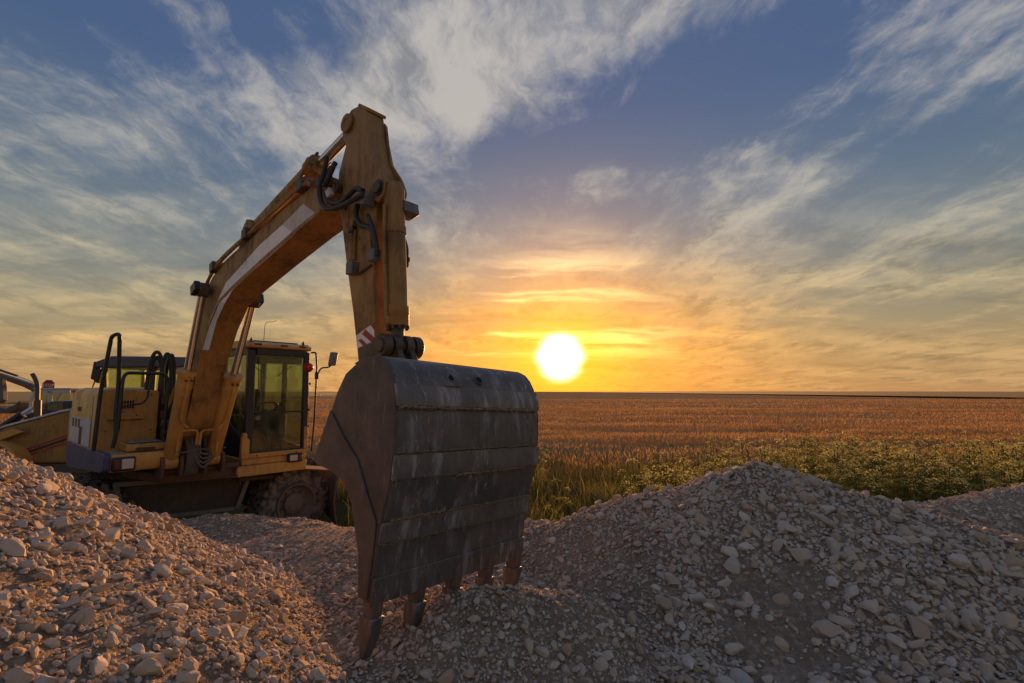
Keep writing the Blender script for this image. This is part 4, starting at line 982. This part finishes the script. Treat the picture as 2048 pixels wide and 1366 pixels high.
def scatter(n, x0, x1, y0, y1, rmin, rmax, sep, taken, power=2.4, pmin=0.0):
    """dart-throwing over the visible surface; stones keep a distance that grows with their size"""
    x = rng.uniform(x0, x1, n); y = y0 + (y1-y0) * rng.uniform(0, 1, n)**1.25
    z = h_all(x, y); X, Y, dp = pix(np.stack([x, y, z], 1))
    ok = (X > -120) & (X < 2170) & (Y > 860) & (Y < 1450)
    clump = .5 + .5 * fbm(x, y, .9, 3, 31)
    r = rmin + (rmax - rmin) * rng.uniform(0, 1, n)**(power + 1.2 * (1 - clump))
    coarse = 1.0 - .45 * ((X > 560) & (X < 1320) & (Y > 1040)) - .25 * ((X > 350) & (X < 760) & (Y < 1090)) - .3 * ((X > 1840) & (Y < 1070))
    coarse = coarse - .33 * (X < 560)
    r = r * coarse
    ok &= (rng.uniform(0, 1, n) < dusty(x, y)) & (r / dp * FPX > pmin)
    keep = []; cell = .16
    for i in np.nonzero(ok)[0]:
        cx, cy = int(x[i] // cell), int(y[i] // cell); good = True
        for a in (-1, 0, 1):
            for b in (-1, 0, 1):
                for (qx, qy, qr) in taken.get((cx+a, cy+b), ()):
                    if (qx-x[i])**2 + (qy-y[i])**2 < (sep*(qr + r[i]))**2: good = False; break
                if not good: break
            if not good: break
        if good: taken.setdefault((cx, cy), []).append((x[i], y[i], r[i])); keep.append(i)
    k = np.array(keep); return x[k], y[k], z[k], r[k], dp[k]
taken = {}
L1 = scatter(80000, -6.0, 8.6, .9, 7.6, .021, .082, .57, taken, 2.7)
L1b = scatter(7000, -5.5, 5.5, .9, 6.0, .016, .048, .9, {}, 1.8)
L2 = scatter(90000, -6.5, 8.6, .9, 7.4, .013, .030, .64, taken, 1.5, 3.0)
t3 = {}
L3 = scatter(120000, -4.5, 5.0, .9, 5.4, .006, .017, .80, t3, 1.4, 2.0)
def place(Ls, lift):
    x, y, z, r, dp = Ls; n = len(x); e = .04
    gx_ = (h_all(x+e, y) - h_all(x-e, y)) / (2*e); gy_ = (h_all(x, y+e) - h_all(x, y-e)) / (2*e)
    nz = np.stack([-gx_, -gy_, np.ones(n)], 1); nz /= np.linalg.norm(nz, axis=1, keepdims=True)
    nz = nz + rng.normal(0, .38, (n,3)); nz /= np.linalg.norm(nz, axis=1, keepdims=True)
    t = rng.normal(size=(n,3)); t -= nz * (t*nz).sum(1, keepdims=True); t /= np.linalg.norm(t, axis=1, keepdims=True); b = np.cross(nz, t)
    Rm = np.stack([t, b, nz], 2)                                # columns
    P = np.stack([x, y, z], 1) + nz * (r * lift)[:,None]
    return P, Rm, r
def owner(x, y): return np.argmax([f(x, y) for f in ALLH], axis=0) - 1      # -1: the ground sheet
def merge(P, Rm, r, sel, shapes, faces, name, parent):
    idx = np.nonzero(sel)[0]
    if len(idx) == 0: return
    sh = rng.integers(0, N_SH, len(idx)); nv = len(shapes[0]); S = np.stack(shapes)[sh]
    V = np.einsum('nij,nkj->nki', Rm[idx], S * r[idx][:,None,None]) + P[idx][:,None,:]
    Fq = (faces[None] + (np.arange(len(idx)) * nv)[:,None,None]).reshape(-1, 3)
    tint = np.repeat(rng.uniform(0, 1, len(idx)), nv)
    return tag(obj(name, np_mesh(name, V.reshape(-1,3), Fq, M['stones'], tint, smooth=False), parent), kind='stuff')
ground_o = bpy.data.objects['ground']
n_obj = 0
P1, R1, r1 = place(L1, .10); ow1 = owner(L1[0], L1[1])
show = r1 / L1[4]
single = np.zeros(len(r1), bool)
cap = {0: 290, 1: 290, 2: 120, 3: 90, 4: 40, -1: 150}
Xp, Yp, _ = pix(P1); infr = (Xp > -20) & (Xp < 2068) & (Yp < 1390)
for h_, cp_ in cap.items():
    ids = np.nonzero((ow1 == h_) & infr)[0]; ids = ids[np.argsort(-show[ids])][:cp_]; single[ids] = True
for i in np.nonzero(single)[0]:
    o = bpy.data.objects.new('stone', big_me[rng.integers(0, N_SH)]); col.objects.link(o)
    m = Matrix(R1[i].tolist()).to_4x4(); m.translation = Vector(P1[i]); o.matrix_world = m @ Matrix.Scale(float(r1[i]), 4)
    o.parent = heap_objs[ow1[i]] if ow1[i] >= 0 else ground_o
P4, R4, r4 = place(L1b, 1.0); ow4 = owner(L1b[0], L1b[1]); P2, R2, r2 = place(L2, .15); ow2 = owner(L2[0], L2[1]); P3, R3, r3 = place(L3, .2); ow3 = owner(L3[0], L3[1])
for h_ in range(-1, len(HEAPS)):
    par = heap_objs[h_] if h_ >= 0 else ground_o
    merge(P1, R1, r1, (ow1 == h_) & ~single, MED, ICO2[1], 'loose_stones', par)
    merge(P2, R2, r2, ow2 == h_, SML, ICO1[1], 'loose_gravel', par)
    merge(P4, R4, r4, ow4 == h_, MED, ICO2[1], 'top_stones', par)
    merge(P3, R3, r3, ow3 == h_, SML, ICO1[1], 'loose_grit', par)
print('stones', single.sum(), len(r1), len(r2), len(r3), len(r4))

# ================================================================== vegetation and fields
def leaf_mat(name, dark, light, trans=.4, by_obj=False, warm=None):
    def fn(g, b, out):
        if by_obj: rv = g.new('ShaderNodeObjectInfo').outputs['Random']
        else: rv = g.new('ShaderNodeAttribute', attribute_name='tint').outputs['Fac']
        ge = g.new('ShaderNodeNewGeometry')
        n = g.noise(ge.outputs['Position'], .55, 4, .6)
        c = g.mix(rv, dark, light)
        if warm: c = g.mix(g.math('MULTIPLY', g.rng(n, .35, .7), .7), c, warm)
        d = g.new('ShaderNodeBsdfDiffuse'); t = g.new('ShaderNodeBsdfTranslucent'); g.l.new(c, d.inputs[0]); g.l.new(c, t.inputs[0])
        m = g.new('ShaderNodeMixShader'); m.inputs[0].default_value = trans; g.l.new(d.outputs[0], m.inputs[1]); g.l.new(t.outputs[0], m.inputs[2])
        g.l.new(m.outputs[0], out.inputs[0])
    return material(name, fn)
M['grass'] = leaf_mat('green_grass', (.09, .11, .026), (.32, .32, .095), .5, warm=(.32, .23, .09))
M['wheat'] = leaf_mat('ripening_wheat', (.21, .13, .065), (.56, .37, .195), .46, warm=(.33, .19, .09))
M['umbel_leaf'] = leaf_mat('feathery_leaf', (.13, .165, .042), (.38, .39, .12), .5, True)
M['umbel'] = leaf_mat('yellow_green_umbel', (.60, .56, .20), (.85, .78, .34), .5, True)
M['stem'] = leaf_mat('weed_stem', (.08, .09, .03), (.16, .14, .06), .1, True)
def blades(x, y, z, h, wd, bend, tint, name, mat, ear=0.0):
    n = len(x); an = rng.uniform(0, 2*np.pi, n); fa = rng.uniform(0, 2*np.pi, n)
    sx, sy = np.cos(fa)*wd/2, np.sin(fa)*wd/2; bx_, by_ = np.cos(an)*bend, np.sin(an)*bend
    Z0 = np.zeros(n)
    def pt(dx, dy, dz): return np.stack([x+dx, y+dy, z+dz], 1)
    if ear <= 0:
        V = np.stack([pt(-sx,-sy,Z0), pt(sx,sy,Z0), pt(-sx*.8+bx_*.3,-sy*.8+by_*.3,h*.55), pt(sx*.8+bx_*.3,sy*.8+by_*.3,h*.55), pt(bx_,by_,h*(1-.2*bend/np.maximum(h,.1)))], 1)
        Fq = np.array([[0,1,3],[0,3,2],[2,3,4]])
    else:
        e = ear
        V = np.stack([pt(-sx*.5,-sy*.5,Z0), pt(sx*.5,sy*.5,Z0), pt(bx_*.5,by_*.5,h*.80), pt(bx_*.55-sx*e,by_*.55-sy*e,h*.90), pt(bx_*.55+sx*e,by_*.55+sy*e,h*.90), pt(bx_*.9,by_*.9,h*1.02)], 1)
        Fq = np.array([[0,1,2],[2,4,3],[3,4,5]])
    nv = V.shape[1]; Fa = (Fq[None] + (np.arange(n)*nv)[:,None,None]).reshape(-1,3)
    o = obj(name, np_mesh(name, V.reshape(-1,3), Fa, mat, np.repeat(tint, nv), smooth=False)); return o
def wedge(n, y0, y1, k=1.16, pw=1.0):
    y = y0 + (y1-y0) * rng.uniform(0,1,n)**pw; x = rng.uniform(-1,1,n) * (y*k + 1.0); return x, y
# verge grass
edge = lambda x: 7.3 + .9 * vnoise(x*.5, x*0+3, 4) - .35 * sstep(x, -3.0, -2.0)
x, y = wedge(125000, 6.4, 25, 1.12, 1.25)
tuft = fbm(x, y, 1.1, 3, 61); dens = np.clip(.75 + .9*tuft, .1, 1) * (.22 + .78*sstep(y + 3*tuft, 18, 11.5)) * sstep(y, 25, 19)
m = (rng.uniform(0,1,len(x)) < dens) & (y > edge(x)) & ((x > -2.9) | (y > 10.5)) & (x > -9)
x, y, tuft = x[m], y[m], tuft[m]; z = h_ground(x, y) - .02
h = (.26 + .22*rng.uniform(0,1,len(x)) + .22*np.clip(tuft,0,1)) * (.6 + .4*sstep(y, 7.0, 9.0) + .35*sstep(y, 13, 18)); h = np.where(rng.uniform(0,1,len(x)) < .05, h*1.6, h)
tag(blades(x, y, z, h, .012 + .010*rng.uniform(0,1,len(x)), h*rng.uniform(.15,.75,len(x)), np.clip(.35+.5*tuft+.3*rng.normal(size=len(x)),0,1), 'verge_grass', M['grass']), 'green tall grass along the field edge behind the gravel heaps', 'grass', kind='stuff')
# wheat: separate stalks near by, the closed top of the crop farther off
WX0 = -70
def wheat(n, y0, y1, hh, wd, k=1.14, pw=.75):
    x, y = wedge(n, y0, y1, k, pw)
    patch = fbm(x*.35, y, .55, 4, 91); gap = fbm(x*.12, y, .35, 3, 12)
    m = (x > WX0) & (rng.uniform(0,1,n) < np.clip(.85 + 1.6*gap, .10, 1)) & (y > 11.5 + 3.0*vnoise(x*.5, y*.5, 9) + 1.5*sstep(x, 2, 9)) & ~((x < -3.5) & (y < 16) )
    x, y, patch = x[m], y[m], patch[m]; n = len(x)
    h = hh * (.80 + .2*rng.uniform(0,1,n) + .25*patch); 
    return x, y, h, wd*(.8+.4*rng.uniform(0,1,n)), h*rng.uniform(.05,.35,n), np.clip(.5+.55*patch+.22*rng.normal(size=n),0,1)
parts = [wheat(85000, 11.5, 27, .66, .022), wheat(80000, 26, 52, .68, .036), wheat(70000, 50, 115, .70, .075)]
x, y, h, wd, bd, tn = [np.concatenate(q) for q in zip(*parts)]
wf = tag(blades(x, y, np.zeros(len(x)), h, wd, bd, tn, 'wheat_field', M['wheat'], ear=.9), 'wide field of ripening orange brown wheat reaching to the horizon', 'wheat', kind='stuff')
def f_canopy(g, b, out):
    ge = g.new('ShaderNodeNewGeometry'); c = ge.outputs['Position']
    n1 = g.noise(g.mapping(c, scale=(.22, 1, 1)), .16, 6, .62); n2 = g.noise(g.mapping(c, scale=(.5, 1, 1)), 1.1, 6, .7); n3 = g.noise(c, 6, 4, .7)
    base = g.mix(g.rng(n3, .3, .7), (.27, .165, .085), (.54, .35, .18))
    base = g.mix(g.math('MULTIPLY', g.rng(n2, .42, .62), .5), base, (.58, .40, .22))
    base = g.mix(g.math('MULTIPLY', g.rng(n1, .56, .70), .55), base, (.20, .15, .06))
    g.l.new(base, b.inputs['Base Color']); b.inputs['Roughness'].default_value = 1.0; b.inputs['Specular IOR Level'].default_value = 0
    bump(g, b, g.math('ADD', n3, n2), 1.0, .25)
M['canopy'] = material('wheat_canopy', f_canopy)
cxs = np.concatenate([WX0 + np.array([0.]), np.linspace(-66, 130, 150), 130 + np.geomspace(2, 8000, 26)]); cys = np.concatenate([np.linspace(15.5, 60, 120), 60 + np.geomspace(.5, 8500, 60)])
def h_can(x, y): return (.40 + .10*fbm(x, y, .5, 3, 21)) * sstep(y, 15.4, 18.5) + .12 * sstep(y, 40, 120) + .10 * fbm(x, y, .05, 3, 8) * sstep(y, 60, 200) - .06
tag(obj('wheat_canopy', grid_mesh('wheat_canopy', cxs, cys, h_can, M['canopy'])), kind='structure')
# other fields at the horizon
M['dark_crop'] = plain('dark_green_crop', (.060, .052, .020), .95, 0, .3, .2)
M['green_crop'] = plain('green_meadow', (.075, .100, .022), .95, 0, .35, .12)
M['far_stubble'] = plain('far_stubble', (.30, .19, .09), .95, 0, .2, .05)
def sheet(name, poly, z, mat):
    m = MB().prism_z(poly, z - .3, z); return tag(m.build(name, mat, smooth=0), kind='structure')
sheet('dark_field', [(112, 70), (121, 118), (151, 530), (190, 1300), (60, 2300), (2600, 2600), (2600, 70)], .95, 'dark_crop')
sheet('distant_field', [(500, 2150), (2700, 2150), (6000, 8000), (900, 8000)], 1.8, 'far_stubble')
sheet('green_field', [(-96, 60), (-87, 700), (-3000, 3000), (-6000, 3000), (-6000, 40)], .25, 'green_crop')
sheet('road', [(-86.5, 20), (-70.5, 20), (-70.5, 420), (-86.5, 700)], .10, 'asphalt')
M['post'] = plain('white_post', (.62, .58, .55), .6)
for px_, Y in ((640, 212), (652, 222), (668, 236), (683, 252)):
    q = at_depth(px_, 789, Y); pm = MB(); pm.lathe((0,0,0), (0,0,1), [(0,0),(0,.14),(.55,.13),(.55,.12),(.95,.12),(.95,.135),(1.45,.13),(1.55,.06),(1.55,0)], 10)
    po = pm.build('road_post', 'post'); po.location = (q.x, Y, .05)
    MB().lathe((0,0,0), (0,0,1), [(.62,.128),(.62,.136),(.90,.136),(.90,.128)], 10).build('black_band', 'black', po)
    tag(po, 'white post with dark band along the pale road left of the bucket', 'road post', 'white posts along the far road')

# ---- yellow umbel weeds on the verge (each plant its own)
def umbel_meshes(seed):
    r_ = random.Random(seed); st = MB(); um = MB(); lf = MB(); H = r_.uniform(.85, 1.15)
    def umbel(c, rad, d):
        u = d.orthogonal().normalized(); v = d.cross(u)
        for k in range(13):
            a = k * 2.399; q = rad * math.sqrt((k + .4) / 13)
            e = c + (u * math.cos(a) + v * math.sin(a)) * q + d * (.35 * rad - .5 * q * q / rad)
            st.add([c - u*.0025, c + u*.0025, e], [(0,1,2)])
            s_ = rad * r_.uniform(.15, .24)
            for j in range(2):
                t1 = Vector((r_.uniform(-1,1), r_.uniform(-1,1), r_.uniform(-.35,.35))).normalized() * s_; t2 = (d.cross(t1)).normalized() * s_ * .7 + d * s_ * r_.uniform(-.3,.3)
                um.add([e - t1, e + t2, e + t1, e - t2], [(0,1,2,3)])
    def leaf(c, d, ln):
        n = 7
        for k in range(n):
            p = c + d * ln * k / n - Vector((0,0,ln * .25 * (k/n)**2)); w_ = ln * .36 * (1 - k/n) + .015
            for s in (-1, 1):
                sd = d.cross(Vector((0,0,1))).normalized() * s
                for j in range(2):
                    q = p + sd * w_ * (.4 + .6*j) + d * w_ * .5 + Vector((0,0,r_.uniform(-.03,.03)))
                    lf.add([p, p + d * ln * .05, q], [(0,1,2)])
    def stem(p, d, ln, r0, lvl):
        q = p + d * ln; st.cyl(p, q, r0, r0*.6, 4)
        umbel(q, r_.uniform(.075, .115) if lvl == 0 else r_.uniform(.055, .09), (d + Vector((0,0,.6))).normalized())
        for k in range(r_.randint(4, 6) if lvl == 0 else 0):
            t = r_.uniform(.35, .92); a = r_.uniform(0, 6.283); dd = (Vector((math.cos(a), math.sin(a), r_.uniform(.7, 1.5)))).normalized()
            stem(p + d * ln * t, dd, ln * r_.uniform(.22, .42), r0*.6, 1)
            leaf(p + d * ln * t * .8, Vector((math.cos(a+.8), math.sin(a+.8), .5)).normalized(), r_.uniform(.12, .24))
        if lvl == 0:
            for k in range(9):
                a = r_.uniform(0, 6.283); leaf(p + d * ln * r_.uniform(.08, .75), Vector((math.cos(a), math.sin(a), r_.uniform(.3,.9))).normalized(), r_.uniform(.16, .32))
    for k in range(r_.randint(1, 2)):
        stem(Vector((r_.uniform(-.06,.06), r_.uniform(-.06,.06), 0)), Vector((r_.uniform(-.12,.12), r_.uniform(-.12,.12), 1)).normalized(), H * (1 if k == 0 else .8), .008, 0)
    out = []
    for nm, mb, mt in (('stem', st, 'stem'), ('flower_head', um, 'umbel'), ('leaf', lf, 'umbel_leaf')):
        me = bpy.data.meshes.new(nm); me.from_pydata(mb.v, [], mb.f); me.materials.append(M[mt]); out.append((nm, me))
    return out
UM = [umbel_meshes(i) for i in range(9)]
def umbel_plant(x, y, s):
    e = empty('umbel_weed', (x, y, float(h_ground(np.array([x]), np.array([y]))[0]) - .03), rng.uniform(0, 6.28), 'tall weed with yellow green umbels in the verge between gravel heap and wheat', 'weed', 'umbel weeds on the field edge')
    e.scale = (s, s, s)
    for nm, me in UM[rng.integers(0, 9)]:
        o = bpy.data.objects.new(nm, me); col.objects.link(o); o.parent = e
        if nm != 'stem': o['kind'] = 'stuff'
cnt = 0
while cnt < 295:
    y = 7.2 + 8.0 * rng.uniform()**.8; x = rng.uniform(.5, 1.2*y)
    pxl = 1024 + FPX*x/y
    dn = .035 + .965*float(sstep(np.array(pxl), 1200, 1720)); dn *= float(sstep(np.array(y), 15.5, 10.5))
    if x < FARR[1][0] - 1 or y > 8.2:
        if rng.uniform() < dn: umbel_plant(x, y, rng.uniform(.85, 1.25)); cnt += 1

# ================================================================== machines and signs behind
# ---- backhoe loader facing left, behind the excavator
def frame_at(P, rz):
    c, s = math.cos(rz), math.sin(rz)
    return lambda q: (Vector((c*(q.x-P[0]) + s*(q.y-P[1]), -s*(q.x-P[0]) + c*(q.y-P[1]), q.z)))
LB = Vector((-8.75, 11.6, 0)); LRZ = R(187)
BL = empty('backhoe_loader', LB, LRZ, 'yellow backhoe loader with dark roofed cab and upright exhaust, parked behind the excavator', 'loader')
# local x: forward (to the left of the picture), local y: towards its left (to the viewer)
BL_T = frame_at(LB, LRZ)
def bl(x, y, Y): return BL_T(at_depth(x, y, Y))
hood = MB().prism([(.45,.75),(.45,2.02),(1.38,1.86),(2.48,1.54),(2.95,1.33),(3.0,1.0),(2.7,.75)], -.10, .55).build('hood', 'yellow_boom', BL, .05, seg=3)
MB().prism([(.45,2.025),(1.38,1.865),(2.48,1.545),(2.9,1.37),(2.9,1.40),(2.47,1.60),(1.38,1.92),(.45,2.08)], -.08, .56).build('hood_top', 'decal', hood, .015)
for k, mt in enumerate(('red_paint','black','red_paint')):
    d_ = k * .075
    MB().prism([(.9,1.50-d_),(2.1,1.05-d_),(2.1,1.005-d_),(.9,1.45-d_)], .552, .556).build('stripe', mt, hood, smooth=0)
MB().prism([(.45,.50),(3.2,.50),(3.2,.745),(.45,.745)], -.45, .50).build('frame', 'chassis', BL, .03)
# curved front fender and wheel
fe = MB(); cx_, cz_ = 2.5, .62
an = np.linspace(R(8), R(172), 18)
for r0, r1 in ((.60,.66),):
    P = []
    for t in an:
        for rr_ in (r0, r1):
            for s in (.50, .92): P.append((cx_ + rr_*math.cos(t)*1.05, s, cz_ + rr_*math.sin(t)))
    F_ = []
    for i in range(len(an)-1):
        a_, b_ = i*4, (i+1)*4
        F_ += [(a_, a_+1, b_+1, b_), (a_+2, b_+2, b_+3, a_+3), (a_, b_, b_+2, a_+2), (a_+1, a_+3, b_+3, b_+1)]
    F_ += [(0,2,3,1), (len(P)-4, len(P)-3, len(P)-1, len(P)-2)]
    fe.add(P, F_)
fe.build('front_fender', 'yellow', BL, .02)
def small_wheel(par, c, r, w_):
    m = MB(); h_ = w_/2
    m.lathe(c, (0,1,0), [(-h_,r*.55),(-h_,r*.85),(-h_*.8,r),(h_*.8,r),(h_,r*.85),(h_,r*.55)], 28); t = m.build('wheel', 'rubber', par)
    MB().lathe(c, (0,1,0), [(h_*.5,0),(h_*.5,r*.3),(h_*.4,r*.35),(h_*.9,r*.56),(-h_*.9,r*.56),(-h_*.4,r*.35),(-h_*.4,0)], 24).build('rim', 'decal', t)
for s in (.70, -.75): small_wheel(BL, (cx_, s, .54), .54, .32)
for s in (.80, -.85): small_wheel(BL, (-.75, s, .74), .74, .42)
# lift ram beside the hood
MB().cyl(bl(45,828,10.9), bl(-20,872,10.8), .085).build('lift_ram', 'black', BL, .005); MB().cyl(bl(66,815,11.0), bl(44,829,10.9), .045).build('ram_rod', 'rod', BL)
MB().prism([(2.0,1.45),(2.2,1.52),(3.7,1.05),(4.0,.7),(3.9,.55),(3.5,.85)], .60, .70).build('loader_arm', 'yellow', BL, .01)
MB().prism([(3.9,.25),(4.0,.85),(4.35,.95),(4.5,.35),(4.25,.2)], -1.05, 1.05).build('loader_shovel', 'bucket_side', BL, .02)
# exhaust stack
ex = [bl(75,838,11.3), bl(75,800,11.3), bl(75,772,11.3), bl(70,757,11.3), bl(65,748,11.3)]
MB().tube(ex, .045, 12).build('exhaust_pipe', 'pin', BL); MB().cyl(bl(75,842,11.3), bl(76,800,11.3), .065).build('muffler', 'pin', BL, .01)
# cab
x0, x1 = -1.55, .40
lc = MB().box((x0,-.72,1.15), (x1,.72,1.95)).build('cab', 'yellow', BL, .03)
MB().prism([(x0-.05,2.89),(x1+.20,2.86),(x1+.22,2.99),(x1-.1,3.12),(x0,3.11)], -.80, .80).build('roof', 'dark_roof', lc, .03)
MB().box((-.55,-.1,3.11), (-.25,.2,3.16)).build('roof_hatch', 'dark_roof', lc, .01)
for x_ in (x0+.05, -.55, x1-.02):
    for s in (-.68, .68):
        q = MB(); q.obox((x_ + (.06 if x_ > 0 else 0), s, 2.43), (.045,0,0), (0,.035,0), (.05 if x_ > 0 else 0,0,.49)); q.build('pillar', 'black', lc, .01)
for s in (-.685, .68): MB().box((x0+.10,s,1.98), (-.60,s+.005,2.88)).build('side_pane', 'glass2', lc, smooth=0); MB().box((-.50,s,1.98), (x1-.02,s+.005,2.88)).build('side_pane', 'glass2', lc, smooth=0)
MB().box((x1+.05,-.64,1.98), (x1+.055,.64,2.88)).build('windscreen', 'glass2', lc, smooth=0); MB().box((x0,-.64,1.98), (x0+.005,.64,2.88)).build('rear_pane', 'glass2', lc, smooth=0)
MB().prism([(-.95,1.95),(-.45,1.95),(-.45,2.15),(-.78,2.18),(-.85,2.60),(-.98,2.62)], -.25, .25).build('driver_seat', 'seat', lc, .04)
t_ = MB(); c_ = Vector((.05,0,2.22)); u_ = Vector((.5,0,.85)).normalized(); v_ = Vector((0,1,0))
t_.tube([c_ + (u_*math.cos(q) + v_*math.sin(q))*.19 for q in np.linspace(0, 2*math.pi, 21)], .018, 8, smooth=False); t_.cyl(c_, c_ + Vector((.25,0,-.3)), .04); t_.build('steering_wheel', 'black', lc)
MB().box((.15,-.5,1.95), (.42,.5,2.10)).build('dashboard', 'console', lc, .03)
for px_, py_, hh in ((192,742,.20),(198,752,.15)):
    q = bl(px_, py_, 11.0); MB().obox(q, (.05,0,.02), (0,.06,0), (-.02,0,hh)).build('mirror', 'black', lc, .02)
MB().tube([bl(185,775,11.0), bl(193,755,11.0), bl(205,735,11.0), bl(212,715,11.0)], .014, 6).build('mirror_arm', 'black', lc)
# back arm of the loader
MB().prism([(-1.6,.6),(-2.1,.7),(-2.2,2.2),(-1.95,2.6),(-1.8,2.5),(-1.75,1.2)], -.12, .12).build('digger_arm', 'yellow', BL, .02)

# ---- pale far excavator: boom, stick, bucket and cab
M['far_arm'] = paint('dull_grey_paint', (.13, .125, .13), (.08, .07, .065), .6, .6, .5)
FE = empty('distant_excavator', at_depth(120,842,21), 0, 'small greyish white excavator with lowered boom, far behind at the left edge', 'excavator')
FE.location.z = 0
FL = FE.location.copy()
def fe(x, y, Y=21): return at_depth(x, y, Y) - FL
def fprism(pts, d0, d1, name, mat, par=FE, bev=.02, Y=21):
    P = [fe(x, y, Y) for x, y in pts]; return MB().prism([(p.x, p.z) for p in P], P[0].y + d0, P[0].y + d1).build(name, mat, par, bev)
fb = fprism([(-42,740),(-30,738),(0,746),(40,759),(72,770),(82,785),(79,793),(66,781),(36,767),(0,754),(-40,749)], -.12, .12, 'boom', 'far_arm')
fprism([(-3,737.5),(34,750),(35,753.5),(-3,741)], -.06, .06, 'boom_ram', 'black', fb, .0); fprism([(34,751),(68,764),(68,766),(34,753.5)], -.03, .03, 'ram_rod', 'rod', fb, .0)
fprism([(20,759),(62,774),(62,777),(20,762)], -.145, -.14, 'stripe', 'red_paint', fb, .0)
fprism([(-2,752),(8,755),(11,800),(4,806),(-3,790)], -.10, .10, 'stick', 'far_arm')
fbk = fprism([(9,812),(14,811),(34,817),(52,809),(62,801),(64,806),(56,818),(40,826),(20,826),(8,820)], -.5, .5, 'bucket', 'bucket_side')
fcab = fprism([(84,832),(86,800),(94,784),(100,778),(165,778),(165,786),(104,786),(99,789),(92,803),(91,832)], -.62, -.55, 'cab', 'grey_white')
fprism([(84,832),(86,800),(94,784),(100,778),(165,778),(165,786),(104,786),(99,789),(92,803),(91,832)], .55, .62, 'cab_frame', 'grey_white', fcab)
fprism([(122,782),(130,782),(130,830),(122,830)], -.62, -.55, 'pillar', 'grey_white', fcab); fprism([(122,782),(130,782),(130,830),(122,830)], .55, .62, 'pillar', 'grey_white', fcab)
fprism([(96,776),(168,776),(168,779),(96,779)], -.66, .66, 'roof', 'grey_white', fcab)
fprism([(93,803),(100,789),(122,786),(122,828),(92,828)], -.60, -.595, 'side_pane', 'glass2', fcab, 0); fprism([(130,786),(165,786),(165,828),(130,828)], -.60, -.595, 'side_pane', 'glass2', fcab, 0)
fprism([(106,828),(108,806),(112,803),(118,820),(124,828)], -.2, .2, 'driver_seat', 'seat', fcab)
fprism([(78,828),(240,828),(240,846),(74,846)], -.9, .9, 'platform', 'grey_white'); fprism([(166,800),(250,800),(255,828),(166,828)], -.85, .85, 'engine_cover', 'grey_white')
for s in (-1.0, .55): fprism([(60,858),(70,848),(240,848),(250,858),(245,868),(66,868)], s, s + .45, 'track', 'rubber')
# ---- dark car
DC = empty('parked_car', at_depth(135,840,16.5), 0, 'dark parked car half hidden behind the yellow loader hood', 'car'); DC.location.z = 0
DL = DC.location.copy()
def dprism(pts, d0, d1, name, mat, par=DC, bev=.03):
    P = [at_depth(x, y, 16.5) - DL for x, y in pts]; return MB().prism([(p.x, p.z) for p in P], d0, d1).build(name, mat, par, bev)
cb = dprism([(92,838),(98,826),(112,822),(152,818),(240,818),(250,838),(250,880),(92,880)], -.8, .8, 'body', 'car_paint')
dprism([(100,823),(108,809),(135,802),(190,800),(230,806),(238,819)], -.62, .62, 'roof', 'car_paint', cb, .06)
dprism([(106,821),(112,811),(126,807.5),(126,819)], -.628, -.622, 'side_pane', 'glass2', cb, 0); dprism([(131,819),(131,806),(160,804),(160,818)], -.628, -.622, 'side_pane', 'glass2', cb, 0)
for px_ in (112, 225):
    q = at_depth(px_, 868, 16.5) - DL; small_wheel(DC, (q.x, -.75, .32), .32, .2); small_wheel(DC, (q.x, .75, .32), .32, .2)
# ---- red octagonal stop sign
SG = at_depth(97, 771, 23); sg = empty('stop_sign', (SG.x, SG.y, 0), R(8), 'red octagonal stop sign standing behind the pale far excavator', 'sign')
rS = .26; oc = [(rS/math.cos(R(22.5))*math.cos(R(22.5 + 45*k)), SG.z + rS/math.cos(R(22.5))*math.sin(R(22.5 + 45*k))) for k in range(8)]
MB().prism(oc, -.012, .012).build('sign_face', 'sign_red', sg, .004)
MB().cyl((0,.04,0), (0,.04,SG.z + .2), .035).build('post', 'block', sg)
cu = bpy.data.curves.new('sign_text', 'FONT'); cu.body = 'STOP'; cu.size = .21; cu.align_x = 'CENTER'; cu.align_y = 'CENTER'; cu.extrude = .003
to = bpy.data.objects.new('tmp', cu); col.objects.link(to); dg = bpy.context.evaluated_depsgraph_get(); tm = bpy.data.meshes.new_from_object(to.evaluated_get(dg)); bpy.data.objects.remove(to)
tm.materials.clear(); tm.materials.append(M['white_paint']); tm.name = 'sign_text'
tt = obj('sign_text', tm, sg); tt.location = (0, -.018, SG.z); tt.rotation_euler = (R(90), 0, 0)
